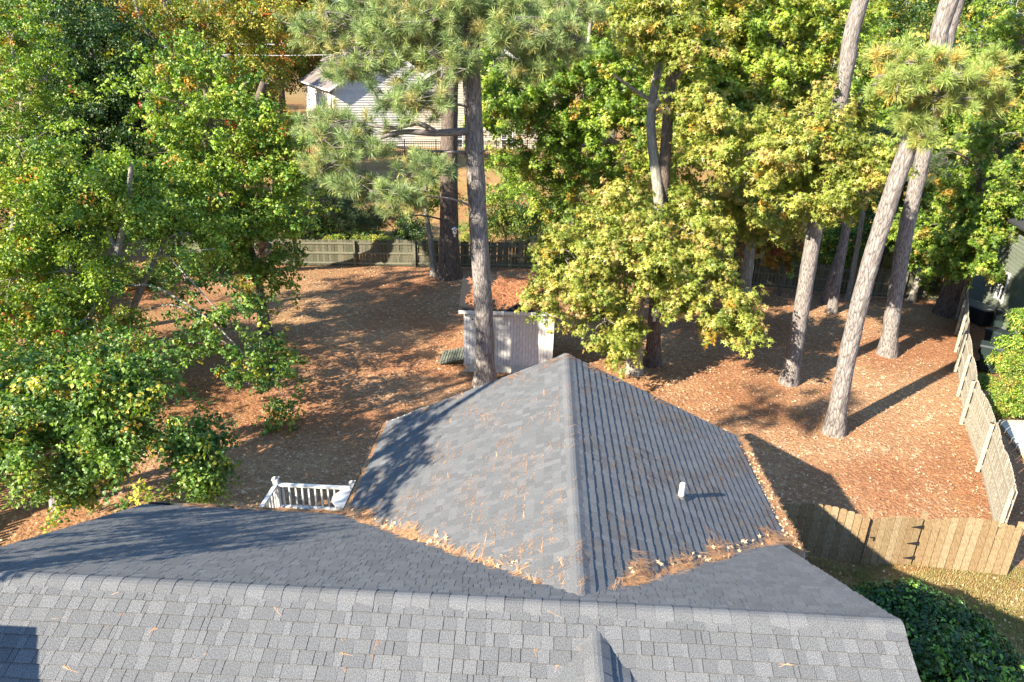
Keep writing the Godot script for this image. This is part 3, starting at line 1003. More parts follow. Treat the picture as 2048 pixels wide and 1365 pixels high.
	for k in 3400:
		var x := rng.randf_range(0.05, w + 0.1)
		var z := -rng.randf_range(-0.1, 1.6)
		var d := clampf(0.2 + x * 0.35 - absf(z + 0.75) * 0.35 + 0.8 * patch_noise.get_noise_2d(x * 9.0, z * 9.0), 0.0, 1.0)
		if rng.randf() > d or (z > -0.12 and rng.randf() < 0.8): continue
		var y := yb + 0.03 + (ov - z) / (dz / 2.0 + ov) * (rise - 0.03)
		xf.append(Transform3D(Basis(Vector3.UP, deg_to_rad(2.0)) * basis_up(Vector3(0, 1, 0.35) + unit() * 0.16, rng.randf() * TAU), o + Basis(Vector3.UP, deg_to_rad(2.0)) * Vector3(x, y + 0.01 + 0.05 * d * rng.randf(), z)))
		cols.append(shade(Color(0.42, 0.19, 0.10), 0.3))
	var straw := scatter("shed_pine_straw", fascicle(8, 0.2, 0.003, 0.6, 41), M.litter, xf, cols)
	tag(straw, "reddish pine straw matted over the dark shed roof", "pine straw", "", "stuff")

# ---------- fences ----------
func picket_meshes(h: float, w: float, t: float, tones: Array, dog := true) -> Array:
	var out := []
	for c in tones:
		var b := MB.new()
		b.col = c
		var q := 0.028 if dog else 0.0
		b.box(Vector3(0, (h - q) / 2.0, 0), Vector3(w, h - q, t))
		if dog:
			b.hexa([Vector3(-w / 2, h - q, t / 2), Vector3(w / 2, h - q, t / 2), Vector3(w / 2, h - q, -t / 2), Vector3(-w / 2, h - q, -t / 2), Vector3(-w / 2 + q, h, t / 2), Vector3(w / 2 - q, h, t / 2), Vector3(w / 2 - q, h, -t / 2), Vector3(-w / 2 + q, h, -t / 2)])
		out.append(b.mesh())
	return out
func fence_run(f: Node3D, a: Vector3, z: Vector3, meshes: Array, mat_: Material, step: float, rails: Array, rail_side: float, post_every: float, h: float, tone: Color, scallop: float, wobble := 0.0) -> void:
	# pickets, rails and posts as parts of f, between two ground points; rails sit on the side given by rail_side
	var dir := (z - a).normalized()
	var nrm := Vector3.UP.cross(dir).normalized()
	var len_ := a.distance_to(z)
	var bs := Basis(dir, Vector3.UP, dir.cross(Vector3.UP))
	var n := int(len_ / step)
	for k in n:
		var x := (k + 0.5) * len_ / n
		var u := fposmod(x, post_every) / post_every
		var hs := 1.0 + scallop * sin(u * PI) + rng.randf_range(-1, 1) * wobble
		var tilt := Basis(bs.z, rng.randfn(0, 0.012) * (1.0 if wobble > 0 else 0.3))
		put("picket", meshes[rng.randi() % meshes.size()], mat_, f, Transform3D((tilt * bs).scaled_local(Vector3(1, hs, 1)), a + dir * x - f.position + Vector3(0, 0.02 + rng.randf() * wobble * 0.5, 0)))
	var posts := int(round(len_ / post_every))
	for k in posts + 1:
		var b := MB.new()
		b.col = shade(tone, 0.12)
		b.box(Vector3(0, (h + 0.03) / 2.0, 0), Vector3(0.09, h + 0.03, 0.09))
		put("post", b.mesh(), mat_, f, Transform3D(bs, a + dir * (k * len_ / posts) + nrm * rail_side * 0.105 - f.position))
	for k in posts:
		for y in rails:
			var b := MB.new()
			b.col = shade(tone, 0.15)
			var p0 := a + dir * (k * len_ / posts + 0.02)
			var p1 := a + dir * ((k + 1) * len_ / posts - 0.02)
			b.bar(p0, p1, 0.038, 0.088)
			put("rail", b.mesh(), mat_, f, Transform3D(Basis(), Vector3(0, y + rng.randf_range(-1, 1) * wobble * 0.6, 0) + nrm * rail_side * 0.031 - f.position))

func build_fences() -> void:
	# weathered back fence
	var old := [Color(0.22, 0.225, 0.165), Color(0.26, 0.26, 0.20), Color(0.18, 0.19, 0.14), Color(0.30, 0.29, 0.22)]
	var pm := picket_meshes(1.32, 0.142, 0.018, old)
	var f := thing("back_fence", "weathered grey green picket fence across the back of the yard", "fence", on_ground(590, 531))
	var pts := [on_ground(360, 520), on_ground(590, 531), on_ground(830, 533), on_ground(1065, 538), on_ground(1290, 552), on_ground(1500, 571), on_ground(1700, 590), on_ground(1905, 604)]
	for p in pts.size(): pts[p] = Vector3(pts[p].x, 0.0, pts[p].z)
	for k in pts.size() - 1:
		fence_run(f, pts[k], pts[k + 1], pm, M.old_wood, 0.152, [0.16, 0.66, 1.16], -1.0, 2.4, 1.30, Color(0.34, 0.34, 0.27), 0.0, 0.03)
	# sun-bleached fence on the right
	var grey := [Color(0.60, 0.57, 0.50), Color(0.66, 0.62, 0.55), Color(0.54, 0.51, 0.45)]
	var gm := picket_meshes(1.40, 0.088, 0.016, grey)
	var g := thing("right_fence", "sun bleached pale grey picket fence leading back to the big pine", "fence", on_ground(1930, 850))
	var rp := [on_ground(1998, 1092), on_ground(1964, 945), on_ground(1930, 850), on_ground(1917, 745), on_ground(1918, 640)]
	for k in rp.size() - 1:
		fence_run(g, rp[k], rp[k + 1], gm, M.old_wood, 0.103, [0.16, 0.66, 1.16], 1.0, 2.35, 1.43, Color(0.62, 0.59, 0.52), 0.07, 0.01)
	# left boundary fence with open gaps: only its striped shadow shows
	var lf := thing("left_fence", "open picket fence along the left boundary under the broadleaf trees", "fence", Vector3(-13.9, 0, 2.0))
	fence_run(lf, Vector3(-13.6, 0, 4.6), Vector3(-13.9, 0, -6.0), picket_meshes(1.2, 0.088, 0.016, old), M.old_wood, 0.135, [0.2, 0.95], 1.0, 2.4, 1.25, Color(0.3, 0.3, 0.24), 0.0, 0.01)
	# new pine fence with a gate, from the wing to the bleached fence
	var fresh := [Color(0.36, 0.275, 0.165), Color(0.395, 0.315, 0.195), Color(0.33, 0.245, 0.145), Color(0.42, 0.345, 0.225)]
	var a := on_ground(1724, 1131)
	var z := on_ground(1821, 1131)
	var e := on_ground(2014, 1153)
	var w := on_ground(1535, 1098)
	var hm := picket_meshes(1.16, 0.140, 0.018, fresh, true)
	var nf := thing("new_fence", "new yellow pine board fence between the house wing and the gate", "fence", w)
	fence_run(nf, w, a + (w - a).normalized() * 0.06, hm, M.wood, 0.154, [0.2, 0.95], 1.0, 1.95, 1.28, Color(0.44, 0.34, 0.21), 0.15)
	var nf2 := thing("new_fence", "new yellow pine board fence panel between the gate and the bleached fence", "fence", z)
	fence_run(nf2, z + (e - z).normalized() * 0.05, e, hm, M.wood, 0.148, [0.2, 0.95], 1.0, 2.0, 1.26, Color(0.44, 0.34, 0.21), 0.15)
	var gate := thing("gate", "new yellow pine gate with three black strap hinges and an arched top", "gate", a)
	var dir := (z - a).normalized()
	var bs := Basis(dir, Vector3.UP, dir.cross(Vector3.UP))
	var gw := a.distance_to(z)
	for k in 7:
		var x := (k + 0.5) * gw / 7.0
		put("picket", hm[rng.randi() % 4], M.wood, gate, Transform3D(bs.scaled_local(Vector3(1, 1.0 + 0.07 * sin(PI * (k + 0.5) / 7.0), 1)), dir * x + Vector3(0, 0.03, 0)))
	for y in [0.2, 0.95]:
		var b := MB.new()
		b.col = Color(0.5, 0.38, 0.22)
		b.bar(dir * 0.03, dir * (gw - 0.03), 0.038, 0.088)
		put("rail", b.mesh(), M.wood, gate, Transform3D(Basis(), Vector3(0, y, 0) - bs.z * 0.031))
	for y in [0.20, 0.58, 1.0]:
		var b := MB.new()
		var o := dir * (gw + 0.02) + Vector3(0, y, 0) + bs.z * 0.012
		b.quad(o + Vector3(0, -0.05, 0), o + Vector3(0, 0.05, 0), o - dir * 0.24 + Vector3(0, 0.008, 0), o - dir * 0.24 + Vector3(0, -0.008, 0))
		b.quad(o + Vector3(0, 0.05, 0) - bs.z * 0.002, o + Vector3(0, -0.05, 0) - bs.z * 0.002, o - dir * 0.24 + Vector3(0, -0.008, 0) - bs.z * 0.002, o - dir * 0.24 + Vector3(0, 0.008, 0) - bs.z * 0.002)
		b.box(o + bs.z * 0.004, Vector3(0.03, 0.1, 0.012), bs)
		put("hinge", b.mesh(), M.metal, gate)
	var lb := MB.new()
	lb.box(dir * 0.06 + Vector3(0, 0.74, 0) + bs.z * 0.016, Vector3(0.10, 0.02, 0.02), bs)
	lb.box(dir * 0.10 + Vector3(0, 0.70, 0) + bs.z * 0.016, Vector3(0.025, 0.09, 0.02), bs)
	put("latch", lb.mesh(), M.metal, gate)

# ---------- houses, vehicle and yard things beyond the fences ----------
func lap_wall(parent: Node, a: Vector3, z: Vector3, y0: float, y1: float, col: Color, lap: float, peak := -1.0, peak_h := 0.0) -> void:
	# one board per course between two ground points; above y1 the courses shorten towards a gable peak at fraction peak
	var d := (z - a)
	var n := d.cross(Vector3.UP).normalized()
	var y := y0
	while y < y1 + peak_h - 0.05:
		var t0 := 0.0
		var t1 := 1.0
		if y > y1:
			var k := (y - y1 + lap) / peak_h
			t0 = peak * k
			t1 = 1.0 - (1.0 - peak) * k
			if t1 - t0 < 0.03: break
		var b := MB.new()
		b.col = shade(col, 0.05)
		var p0 := a + d * t0
		var p1 := a + d * t1
		var ly := minf(lap, y1 + peak_h - y)
		b.hexa([Vector3(p0.x, y, p0.z) + n * 0.07, Vector3(p1.x, y, p1.z) + n * 0.07, Vector3(p1.x, y, p1.z) - n * 0.1, Vector3(p0.x, y, p0.z) - n * 0.1,
			Vector3(p0.x, y + ly, p0.z) + n * 0.02, Vector3(p1.x, y + ly, p1.z) + n * 0.02, Vector3(p1.x, y + ly, p1.z) - n * 0.1, Vector3(p0.x, y + ly, p0.z) - n * 0.1])
		put("clapboard", b.mesh(), M.siding, parent)
		y += lap
func window_on(parent: Node, c: Vector3, along: Vector3, w: float, h: float, frame: Color, bars := 1) -> void:
	var n := along.cross(Vector3.UP).normalized()
	var bs := Basis(along.normalized(), Vector3.UP, n)
	var b := MB.new()
	b.box(c + n * 0.05, Vector3(w, h, 0.03), bs)
	var g := put("window", b.mesh(), M.glass, parent)
	for q in [[Vector3(-w / 2, 0, 0), Vector3(0.08, h + 0.16, 0.06)], [Vector3(w / 2, 0, 0), Vector3(0.08, h + 0.16, 0.06)], [Vector3(0, h / 2, 0), Vector3(w, 0.08, 0.06)], [Vector3(0, -h / 2, 0), Vector3(w, 0.08, 0.06)]]:
		b = MB.new()
		b.col = frame
		b.box(c + bs * ((q[0] as Vector3) + Vector3(0, 0, 0.07)), q[1], bs)
		put("frame", b.mesh(), M.plain, g)
	b = MB.new()
	b.col = frame
	b.box(c + bs * Vector3(0, 0, 0.068), Vector3(w, 0.05, 0.03), bs)
	if bars > 0: b.box(c + bs * Vector3(0, 0, 0.072), Vector3(0.04, h, 0.03), bs)
	put("glazing_bar", b.mesh(), M.plain, g)
func gable_roof_on(parent: Node, a: Vector3, z: Vector3, back: Vector3, y: float, rise: float, ov: float, col: Color) -> void:
	# gable over a-z, ridge running along back; each slope a slab with course lines
	var d := (z - a).normalized()
	var bk := back.normalized()
	var mid := (a + z) * 0.5
	var w := a.distance_to(z) / 2.0
	var drop := rise * ov / w
	for s: float in [-1.0, 1.0]:
		var b := MB.new()
		var eave := mid + d * s * (w + ov)
		var rows := 14
		for k in rows:
			var t0 := float(k) / rows
			var t1 := float(k + 1) / rows
			b.col = shade(col, 0.08)
			var p0 := eave.lerp(mid, t0)
			var p1 := eave.lerp(mid, t1)
			var h0 := y - drop + (rise + drop) * t0 + 0.10
			var h1 := y - drop + (rise + drop) * t1 + 0.06
			var q := [Vector3(p0.x, h0, p0.z) - bk * ov, Vector3(p0.x, h0, p0.z) + back, Vector3(p1.x, h1, p1.z) + back, Vector3(p1.x, h1, p1.z) - bk * ov]
			if s > 0: q = [q[1], q[0], q[3], q[2]]
			if (q[1] - q[0]).cross(q[3] - q[0]).y < 0: q.reverse()
			slab(b, q, 0.11)
		put("roof_slope", b.mesh(), M.asphalt_shingle, parent)
		b = MB.new()
		b.col = Color(0.70, 0.71, 0.72)
		var e0 := eave - bk * (ov + 0.015)
		var m0 := mid - bk * (ov + 0.015)
		b.bar(Vector3(e0.x, y - drop - 0.06, e0.z), Vector3(m0.x, y + rise - 0.06, m0.z), 0.04, 0.24)
		put("rake_board", b.mesh(), M.plain, parent)
		b = MB.new()
		b.col = Color(0.62, 0.63, 0.64)
		var g0 := eave + d * s * 0.06
		b.bar(Vector3(g0.x, y - drop, g0.z) - bk * ov, Vector3(g0.x, y - drop, g0.z) + back, 0.1, 0.12)
		put("gutter", b.mesh(), M.plain, parent)

func build_neighbours() -> void:
	# large tan house up the bank behind the yard
	var th := thing("tan_house", "tan clapboard house with a white trimmed gable beyond the black metal fence", "house", Vector3(-6, 2.6, -47))
	var o := th.position
	var right := Vector3(0.985, 0, -0.17)
	var back := Vector3(-0.17, 0, -0.985)
	var a := at(830, 300, -46.0)
	a = Vector3(a.x, 0, a.z)
	var z := a + right * 11.6
	lap_wall(th, a - o, z - o, 0.0, 5.2, Color(0.46, 0.42, 0.35), 0.19, 0.5, 3.6)
	gable_roof_on(th, a - o, z - o, back * 11.0, 5.2, 3.6, 0.45, Color(0.34, 0.30, 0.28))
	lap_wall(th, z - o, z + back * 11.0 - o, 0.0, 5.2, Color(0.44, 0.40, 0.34), 0.19)
	for q in [[0.30, 3.6], [0.66, 3.6], [0.22, 1.3]]: window_on(th, a.lerp(z, q[0]) - o + Vector3(0, q[1], 0), right, 0.95, 1.5, Color(0.7, 0.7, 0.7))
	# white walled house to its left, its long side in the sun
	var wh := thing("white_house", "white walled house with tall windows and a pinkish grey roof behind the pine", "house", at(668, 215, -44.0))
	var c := wh.position
	var gdir := Vector3(0.9075, 0, -0.42)
	var long := Vector3(-0.42, 0, -0.9075)
	lap_wall(wh, long * 18.0, Vector3.ZERO, -3.6, 1.65, Color(0.66, 0.655, 0.645), 0.19)
	lap_wall(wh, Vector3.ZERO, gdir * 8.5, -3.6, 1.65, Color(0.66, 0.655, 0.645), 0.19, 0.5, 2.9)
	gable_roof_on(wh, Vector3.ZERO, gdir * 8.5, long * 18.0, 1.65, 2.9, 0.5, Color(0.42, 0.37, 0.36))
	for k in 9:
		window_on(wh, long * (1.1 + k * 1.75) + Vector3(0, -0.2, 0), -long, 0.62, 1.6, Color(0.72, 0.72, 0.73))
		window_on(wh, long * (1.1 + k * 1.75) + Vector3(0, -2.45, 0), -long, 0.62, 1.5, Color(0.72, 0.72, 0.73))
	var db := MB.new()
	db.col = Color(0.05, 0.05, 0.055)
	db.tube([long * 0.25 + Vector3(-0.12, 1.5, 0.1), long * 0.25 + Vector3(-0.12, -3.4, 0.1)], [0.045, 0.045], 8)
	put("downpipe", db.mesh(), M.plain, wh)
	# third house far behind
	var fh := thing("brown_house", "house with a brown shingle roof and pinkish wall glimpsed between far trees", "house", at(1190, 175, -74.0))
	lap_wall(fh, Vector3.ZERO, Vector3(9, 0, 0), -3.0, 4.6, Color(0.48, 0.32, 0.28), 0.2)
	var rb := MB.new()
	for k in 16:
		rb.col = shade(Color(0.40, 0.33, 0.29), 0.1)
		slab(rb, [Vector3(-0.5, 4.6 + k * 0.26, 0.6 - k * 0.36), Vector3(9.5, 4.6 + k * 0.26, 0.6 - k * 0.36), Vector3(9.5, 4.8 + k * 0.26, 0.24 - k * 0.36), Vector3(-0.5, 4.8 + k * 0.26, 0.24 - k * 0.36)], 0.12)
	put("roof", rb.mesh(), M.asphalt_shingle, fh)
	for k in 4: window_on(fh, Vector3(1.2 + k * 2.1, 2.6, 0), Vector3(1, 0, 0), 0.9, 1.6, Color(0.7, 0.7, 0.7))
	var gh := thing("pale_house", "pale clapboard house glimpsed behind the right hand pines", "house", at(1560, 205, -58.0))
	lap_wall(gh, Vector3.ZERO, Vector3(13, 0, 0), -2.0, 4.8, Color(0.50, 0.47, 0.45), 0.2, 0.5, 4.0)
	gable_roof_on(gh, Vector3.ZERO, Vector3(13, 0, 0), Vector3(0, 0, -9), 4.8, 4.0, 0.4, Color(0.36, 0.32, 0.31))
	for k in 4: window_on(gh, Vector3(1.8 + k * 3.0, 2.8, 0), Vector3(1, 0, 0), 0.9, 1.5, Color(0.7, 0.7, 0.7))
	# green grey house beyond the right fence
	var rh := thing("green_house", "grey green clapboard house beyond the right fence with a white window", "house", Vector3(19.5, 0, -18.9))
	var near := Vector3(17.2, 0, -10.2) - rh.position
	lap_wall(rh, Vector3.ZERO, near, 0.0, 4.4, Color(0.16, 0.19, 0.155), 0.16)
	lap_wall(rh, Vector3(9, 0, 1.5), Vector3.ZERO, 0.0, 4.4, Color(0.15, 0.18, 0.15), 0.16)
	var along := near.normalized()
	window_on(rh, near * 0.43 + Vector3(0, 1.75, 0), along, 0.85, 1.15, Color(0.70, 0.70, 0.72))
	var hr := MB.new()
	hr.col = Color(0.09, 0.095, 0.11)
	var outw := along.cross(Vector3.UP)
	slab(hr, [outw * 0.4 + Vector3(0, 4.4, 0) - along * 0.4, near + outw * 0.4 + Vector3(0, 4.4, 0), near - outw * 5.0 + Vector3(0, 6.7, 0), -outw * 5.0 + Vector3(0, 6.7, 0) - along * 0.4], 0.1)
	put("roof", hr.mesh(), M.asphalt_shingle, rh)
	# bins and a utility box between the bleached fence and that house
	var ub := thing("storage_bench", "low grey lidded storage box standing behind the bleached fence", "storage box", on_ground(1957, 646) + Vector3(0.1, 0, 0))
	ub.rotation.y = 0.35
	var b := MB.new()
	b.col = Color(0.03, 0.032, 0.035)
	b.box(Vector3(0, 0.33, -0.6), Vector3(0.72, 0.66, 1.9))
	put("body", b.mesh(), M.plastic, ub)
	for k in 2:
		b = MB.new()
		b.col = Color(0.20, 0.23, 0.24)
		b.box(Vector3(0, 0.69, -0.12 - k * 0.96), Vector3(0.80, 0.06, 0.94))
		put("lid", b.mesh(), M.plastic, ub)
	var first: Node3D = null
	var spots := [on_ground(1985, 712), on_ground(2003, 668), on_ground(1972, 742)]
	var words := ["dark green wheeled bin nearest the bleached fence", "dark wheeled bin against the green grey wall", "dark wheeled bin standing under the leafy shrub"]
	for k in 3:
		var t := thing("wheeled_bin", words[k], "bin", spots[k], "bins beside the green grey house")
		t.rotation.y = 0.4 + 0.3 * k
		b = MB.new()
		b.col = Color(0.020, 0.032, 0.034)
		b.hexa([Vector3(-0.23, 0.05, 0.25), Vector3(0.23, 0.05, 0.25), Vector3(0.23, 0.05, -0.25), Vector3(-0.23, 0.05, -0.25), Vector3(-0.29, 0.95, 0.33), Vector3(0.29, 0.95, 0.33), Vector3(0.29, 0.95, -0.33), Vector3(-0.29, 0.95, -0.33)])
		put("body", b.mesh(), M.plastic, t)
		b = MB.new()
		b.col = Color(0.025, 0.038, 0.042)
		b.hexa([Vector3(-0.31, 0.95, 0.35), Vector3(0.31, 0.95, 0.35), Vector3(0.31, 0.95, -0.38), Vector3(-0.31, 0.95, -0.38), Vector3(-0.27, 1.03, 0.28), Vector3(0.27, 1.03, 0.28), Vector3(0.29, 1.01, -0.36), Vector3(-0.29, 1.01, -0.36)])
		put("lid", b.mesh(), M.plastic, t)
		for s: float in [-1.0, 1.0]:
			b = MB.new()
			b.col = Color(0.015, 0.015, 0.015)
			b.tube([Vector3(s * 0.24, 0.11, -0.27), Vector3(s * 0.29, 0.11, -0.27)], [0.11, 0.11], 14)
			put("wheel", b.mesh(), M.plain, t)
	# sunlit concrete pad at the frame's right edge
	b = MB.new()
	b.col = Color(0.42, 0.41, 0.36)
	b.hexa([Vector3(12.85, -0.03, -3.4), Vector3(18.0, -0.03, -3.4), Vector3(18.0, -0.03, -6.6), Vector3(13.6, -0.03, -6.3), Vector3(12.85, 0.06, -3.4), Vector3(18.0, 0.06, -3.4), Vector3(18.0, 0.06, -6.6), Vector3(13.6, 0.06, -6.3)])
	var pad := put("patio_pad", b.mesh(), M.plain)
	pad.set_meta("kind", "structure")
	# black metal fence in front of the tan house
	var mf := thing("metal_fence", "thin black metal railing fence on the bank below the tan house", "fence", Vector3(-4, 2.0, -42))
	var m0 := at(560, 352, -40.5)
	var m1 := at(930, 328, -42.0)
	var m2 := at(1180, 312, -43.5)
	for seg in [[m0, m1], [m1, m2]]:
		var pa: Vector3 = seg[0]
		var pz: Vector3 = seg[1]
		var n := int(pa.distance_to(pz) / 0.17)
		var bar := MB.new()
		bar.box(Vector3(0, 0.6, 0), Vector3(0.022, 1.2, 0.022))
		var post := MB.new()
		post.box(Vector3(0, 0.65, 0), Vector3(0.07, 1.3, 0.07))
		var bm := bar.mesh()
		var pm2 := post.mesh()
		for k in n:
			var p := pa.lerp(pz, float(k) / n)
			put("post" if k % 14 == 0 else "bar", pm2 if k % 14 == 0 else bm, M.metal, mf, Transform3D(Basis(), Vector3(p.x, land(p.x, p.z) - 0.03, p.z) - mf.position))
		for y in [0.15, 1.0, 1.14]:
			b = MB.new()
			b.bar(Vector3(pa.x, land(pa.x, pa.z) + y, pa.z) - mf.position, Vector3(pz.x, land(pz.x, pz.z) + y, pz.z) - mf.position, 0.03, 0.035)
			put("rail", b.mesh(), M.metal, mf)
	# car parked beyond it, seen through the leaves
	var cp := at(1125, 290, -50.0)
	var car := thing("parked_car", "blue grey parked car glimpsed through the leaves beside the tan house", "car", Vector3(cp.x, land(cp.x, cp.z), cp.z))
	car.rotation.y = 0.25
	b = MB.new()
	b.col = Color(0.10, 0.14, 0.22)
	b.hexa([Vector3(-2.1, 0.25, 0.85), Vector3(2.1, 0.25, 0.85), Vector3(2.1, 0.25, -0.85), Vector3(-2.1, 0.25, -0.85), Vector3(-2.15, 0.85, 0.82), Vector3(2.2, 0.80, 0.82), Vector3(2.2, 0.80, -0.82), Vector3(-2.15, 0.85, -0.82)])
	put("body", b.mesh(), M.plastic, car)
	b = MB.new()
	b.hexa([Vector3(-1.9, 0.85, 0.80), Vector3(1.1, 0.83, 0.80), Vector3(1.1, 0.83, -0.80), Vector3(-1.9, 0.85, -0.80), Vector3(-1.5, 1.42, 0.62), Vector3(0.4, 1.42, 0.62), Vector3(0.4, 1.42, -0.62), Vector3(-1.5, 1.42, -0.62)])
	put("cabin_glass", b.mesh(), M.glass, car)
	b = MB.new()
	b.col = Color(0.10, 0.14, 0.22)
	b.box(Vector3(-0.55, 1.44, 0), Vector3(1.95, 0.05, 1.26))
	put("roof", b.mesh(), M.plastic, car)
	for x in [-1.35, 1.35]:
		for s: float in [-1.0, 1.0]:
			b = MB.new()
			b.col = Color(0.015, 0.015, 0.016)
			b.tube([Vector3(x, 0.32, s * 0.68), Vector3(x, 0.32, s * 0.88)], [0.32, 0.32], 18)
			put("wheel", b.mesh(), M.plain, car)
	for s: float in [-1.0, 1.0]:
		b = MB.new()
		b.col = Color(0.45, 0.02, 0.02)
		b.box(Vector3(-2.13, 0.72, s * 0.62), Vector3(0.06, 0.16, 0.3))
		put("tail_light", b.mesh(), M.plastic, car)
	# overhead wires at the left
	for k in 2:
		var wa := at(380, 88 + k * 21, -52.0)
		var wz := at(760, 84 + k * 24, -52.0)
		b = MB.new()
		b.col = Color(0.35, 0.36, 0.38)
		b.tube([wa, (wa + wz) / 2.0 + Vector3(0, -0.12, 0), wz], [0.05, 0.05, 0.05], 6)
		var wire := put("overhead_wire", b.mesh(), M.plain)
		tag(wire, ["thin grey overhead wire crossing behind the trees, the upper of two", "thin grey overhead wire level with the white roof, the lower of two"][k], "wire", "overhead wires")

# ---------- trees ----------
const GREEN := Color(0.120, 0.240, 0.040)
const DEEP := Color(0.030, 0.075, 0.022)
const LIME := Color(0.300, 0.430, 0.065)
const YELLOW := Color(0.430, 0.430, 0.105)
const GOLD := Color(0.480, 0.300, 0.055)
const ORANGE := Color(0.480, 0.170, 0.040)
const RED := Color(0.420, 0.060, 0.035)
const PINE := Color(0.235, 0.335, 0.130)
var pal := {
	"pear": [[0.34, GREEN], [0.49, LIME], [0.13, Color(0.33, 0.40, 0.06)], [0.025, GOLD], [0.012, ORANGE], [0.003, RED]],
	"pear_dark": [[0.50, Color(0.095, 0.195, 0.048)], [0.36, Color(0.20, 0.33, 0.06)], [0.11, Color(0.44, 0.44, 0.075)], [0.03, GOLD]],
	"gum_green": [[0.48, Color(0.125, 0.225, 0.034)], [0.36, LIME], [0.13, YELLOW], [0.03, GOLD]],
	"gum_yellow": [[0.44, Color(0.28, 0.345, 0.070)], [0.32, YELLOW], [0.10, Color(0.52, 0.41, 0.15)], [0.11, Color(0.17, 0.25, 0.045)], [0.02, GOLD]],
	"gum_mixed": [[0.36, LIME], [0.34, Color(0.35, 0.39, 0.07)], [0.20, Color(0.14, 0.23, 0.035)], [0.08, Color(0.5, 0.40, 0.10)], [0.02, GOLD]],
	"maple": [[0.38, Color(0.25, 0.28, 0.045)], [0.28, Color(0.40, 0.36, 0.06)], [0.14, GOLD], [0.05, ORANGE], [0.15, GREEN]],
	"red_maple": [[0.40, Color(0.16, 0.16, 0.04)], [0.25, GOLD], [0.22, Color(0.36, 0.10, 0.05)], [0.13, LIME]],
	"evergreen": [[0.60, DEEP], [0.32, Color(0.055, 0.115, 0.028)], [0.08, LIME]],
	"woods": [[0.45, Color(0.065, 0.130, 0.028)], [0.32, Color(0.14, 0.21, 0.04)], [0.17, Color(0.27, 0.30, 0.055)], [0.06, GOLD]],
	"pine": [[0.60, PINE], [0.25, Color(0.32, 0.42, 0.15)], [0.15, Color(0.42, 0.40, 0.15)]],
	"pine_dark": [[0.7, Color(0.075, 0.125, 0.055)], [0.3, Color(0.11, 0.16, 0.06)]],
	"pine_bright": [[0.6, Color(0.28, 0.38, 0.10)], [0.25, Color(0.38, 0.44, 0.12)], [0.15, Color(0.54, 0.42, 0.11)]],
	"laurel": [[0.62, Color(0.032, 0.085, 0.020)], [0.20, Color(0.06, 0.15, 0.024)], [0.18, Color(0.22, 0.40, 0.05)]],
}

func smooth_path(pts: Array, steps: int) -> Array:
	var out := []
	for k in pts.size() - 1:
		var p0: Vector3 = pts[maxi(k - 1, 0)]
		var p1: Vector3 = pts[k]
		var p2: Vector3 = pts[k + 1]
		var p3: Vector3 = pts[mini(k + 2, pts.size() - 1)]
		for s in steps: out.append(p1.cubic_interpolate(p2, p0, p3, float(s) / steps))
	out.append(pts[pts.size() - 1])
	return out
func limb(b: MB, a: Vector3, z: Vector3, r0: float, r1: float, bend: float, segs := 6) -> Array:
	var mid := a.lerp(z, 0.5) + unit() * bend * a.distance_to(z) + Vector3(0, bend * 0.4 * a.distance_to(z), 0)
	var p := smooth_path([a, mid, z], 4)
	var rad := []
	for k in p.size(): rad.append(lerpf(r0, r1, pow(float(k) / (p.size() - 1), 0.8)))
	b.tube(p, rad, segs, maxf(1.0, round(r0 * 12.0)))
	return p

